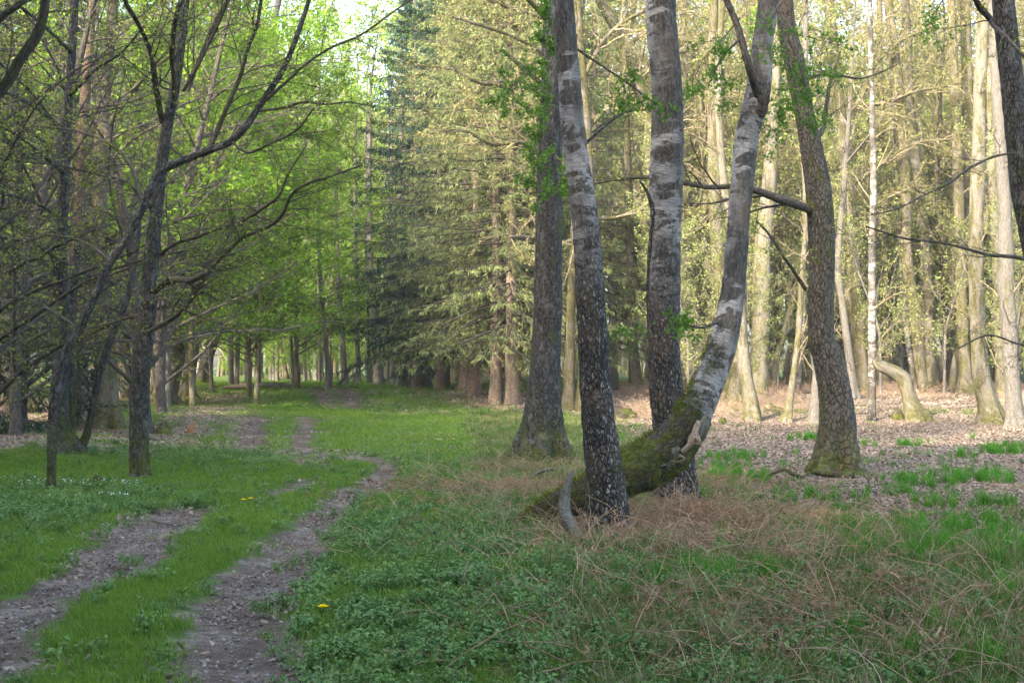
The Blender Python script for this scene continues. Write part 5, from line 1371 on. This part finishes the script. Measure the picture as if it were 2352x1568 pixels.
# dead bracken and straw
x, y, rgc = cand(26000, -.55, .55, 5.5, 26, 80); z = zs(x, y)
pr = z['bracken'] * np.clip((vn2(x, y, .8, 41.0) - .30) * 4.5, .12, 1)
k = rgc.random(len(x)) < pr
scatter('dead_bracken', pts3(x[k], y[k]), P_brk, rgc.uniform(.5, 1.0, k.sum()), 'tangled brown dead bracken around the foot of the birch clump', 'bracken', .3, seed=11)
x, y, rgc = cand(15000, -.55, .55, 5.5, 26, 81); z = zs(x, y)
pr = (z['bracken'] * .34 + z['herb'] * .10 * (x > -.5) + .012 * (x > 0)) * np.clip((vn2(x, y, .9, 45.0) - .35) * 4, .15, 1.6) * (1 - z['track']) * (1 - z['litter'] * .9)
k = rgc.random(len(x)) < pr
scatter('dry_stalks', pts3(x[k], y[k]), P_stalk, rgc.uniform(.35, .85, k.sum()), 'thin pale dry stalks sticking out of the undergrowth', 'stalks', .3, seed=12)
# sunlit bracken litter beyond
x, y, rgc = cand(9000, .08, .43, 40, 70, 82)
k = vn2(x, y, .35, 51.0) > .5
P_brkp = [proto('bracken_frond', frond(rp), M['bracken_pale']) for _ in range(4)] + [proto('bracken_stems', stalks(7, .6, .004, rp, 1.0), M['bracken_pale']) for _ in range(3)]
scatter('far_bracken', pts3(x[k], y[k]), P_brkp, rgc.uniform(.8, 1.5, k.sum()), 'sunlit brown bracken under the trunks on the right', 'bracken', .3, seed=13)

# heap of brown bracken at the birch foot
g = G(1590, 1225)
rgh = np.random.default_rng(8)
n = 420
hx = g[0] + rgh.normal(0, .42, n); hy = g[1] + rgh.normal(0, .5, n)
scatter('bracken_heap', pts3(hx, hy, 0) + np.stack([0 * hx, 0 * hx, rgh.uniform(0, .22, n) * np.exp(-((hx - g[0]) ** 2 + (hy - g[1]) ** 2) * 2)], -1), P_brk, rgh.uniform(.5, 1.0, n), 'heaped rust brown bracken in front of the upright thick birch', 'bracken', .4, seed=14)

# flowers
def flower(name, label, mat, loc, r, n, cat, stem=.12, group=None):
    root = thing(name, label, cat, loc, group)
    b = MB(); p = np.array([[[loc[0], loc[1], loc[2] - .01], [loc[0] + .01, loc[1], loc[2] + stem]]])
    b.tubes(p, np.array([[.003, .002]]), 4); b.build('stem', M['grass'], root)
    b = MB(); c = p[0, 1]
    for ring, (rr, zz) in enumerate(((1, 0), (.65, .008), (.35, .014))):
        a = np.arange(n) * 6.283 / n + ring
        D = np.stack([np.cos(a), np.sin(a), np.full(n, .25)], -1)
        C = c + D * r * rr * .5 + [0, 0, zz]
        b.quads(C, D * r * rr * .55, np.stack([-np.sin(a), np.cos(a), 0 * a], -1) * r * .16)
    b.build('petals', M[mat], root, smooth=False)
for u, v, lb in ((557, 1168, 'yellow dandelion in the grass strip, left one of the close pair'), (573, 1165, 'yellow dandelion in the grass strip, right one of the close pair'), (738, 1432, 'lone yellow dandelion among the herbs beside the right rut')):
    flower('dandelion', lb, 'yellow', G(u, v), .04, 14, 'flower', .1)
# white wood anemones on the left verge: far too many and too small to count
bw = MB()
x, y, rgc = cand(20000, -.40, -.14, 16.5, 22, 90)
k = (vn2(x, y, .8, 61.0) > .55) & (rgc.random(len(x)) < .05) & (y > 16.6) & (y < 19.6) & (x < -.262 * y)
xx, yy = x[k][:110], y[k][:110]
c = pts3(xx, yy, .13)
n = len(c)
for q in range(3):
    a = rgc.random(n) * 6.28
    bw.quads(c, np.stack([np.cos(a), np.sin(a), rgc.normal(0, .5, n)], -1) * .010, np.stack([-np.sin(a), np.cos(a), rgc.normal(0, .5, n)], -1) * .008)
bw.build('wood_anemones', M['white'], None, kind='stuff', label='sprinkle of tiny white flowers along the left verge', cat='flowers', smooth=False)
# pale twigs lying on the track edges
single('fallen_branch', 'pale stick lying in the left rut beside the grass strip', 'stick', [(552, 1196, 2.5), (580, 1200, 4), (610, 1206, 4), (640, 1207, 2)], G(600, 1206)[1], 'deadwood', 20, .002, 8) if False else None
single('fallen_branch', 'pale stick on the left rut near its far end', 'stick', [(350, 1195, 3), (370, 1201, 4), (400, 1205, 4), (420, 1206, 2)], G(385, 1206)[1], 'deadwood', 20, .002, 8)
single('fallen_branch', 'bleached broken stick at the bottom edge beside the right rut', 'stick', [(655, 1552, 8), (680, 1546, 11), (700, 1543, 7)], G(680, 1550)[1], 'palewood', 21, .004, 10)

# ------------------------------------------------------------------ the air
def haze():
    x0, x1, y0, y1, z0_, z1 = -120, 120, -75, 240, -1.6, 42
    v = np.array([[x, y, z] for x in (x0, x1) for y in (y0, y1) for z in (z0_, z1)], float)
    q = [[0, 1, 3, 2], [4, 6, 7, 5], [0, 4, 5, 1], [2, 3, 7, 6], [0, 2, 6, 4], [1, 5, 7, 3]]
    b = MB(); b.add(v, q)
    m = bpy.data.materials.new('air'); m.use_nodes = True; t = m.node_tree; t.nodes.clear()
    o = t.nodes.new("ShaderNodeOutputMaterial"); p = t.nodes.new("ShaderNodeVolumePrincipled")
    p.inputs["Color"].default_value = (.9, .93, 1, 1); p.inputs["Density"].default_value = HAZE; p.inputs["Anisotropy"].default_value = .3
    t.links.new(p.outputs[0], o.inputs["Volume"])
    b.build('haze', m, None, smooth=False, kind='stuff', label='thin pale haze hanging between the far trees', cat='haze')
HAZE = 0.0004
haze()
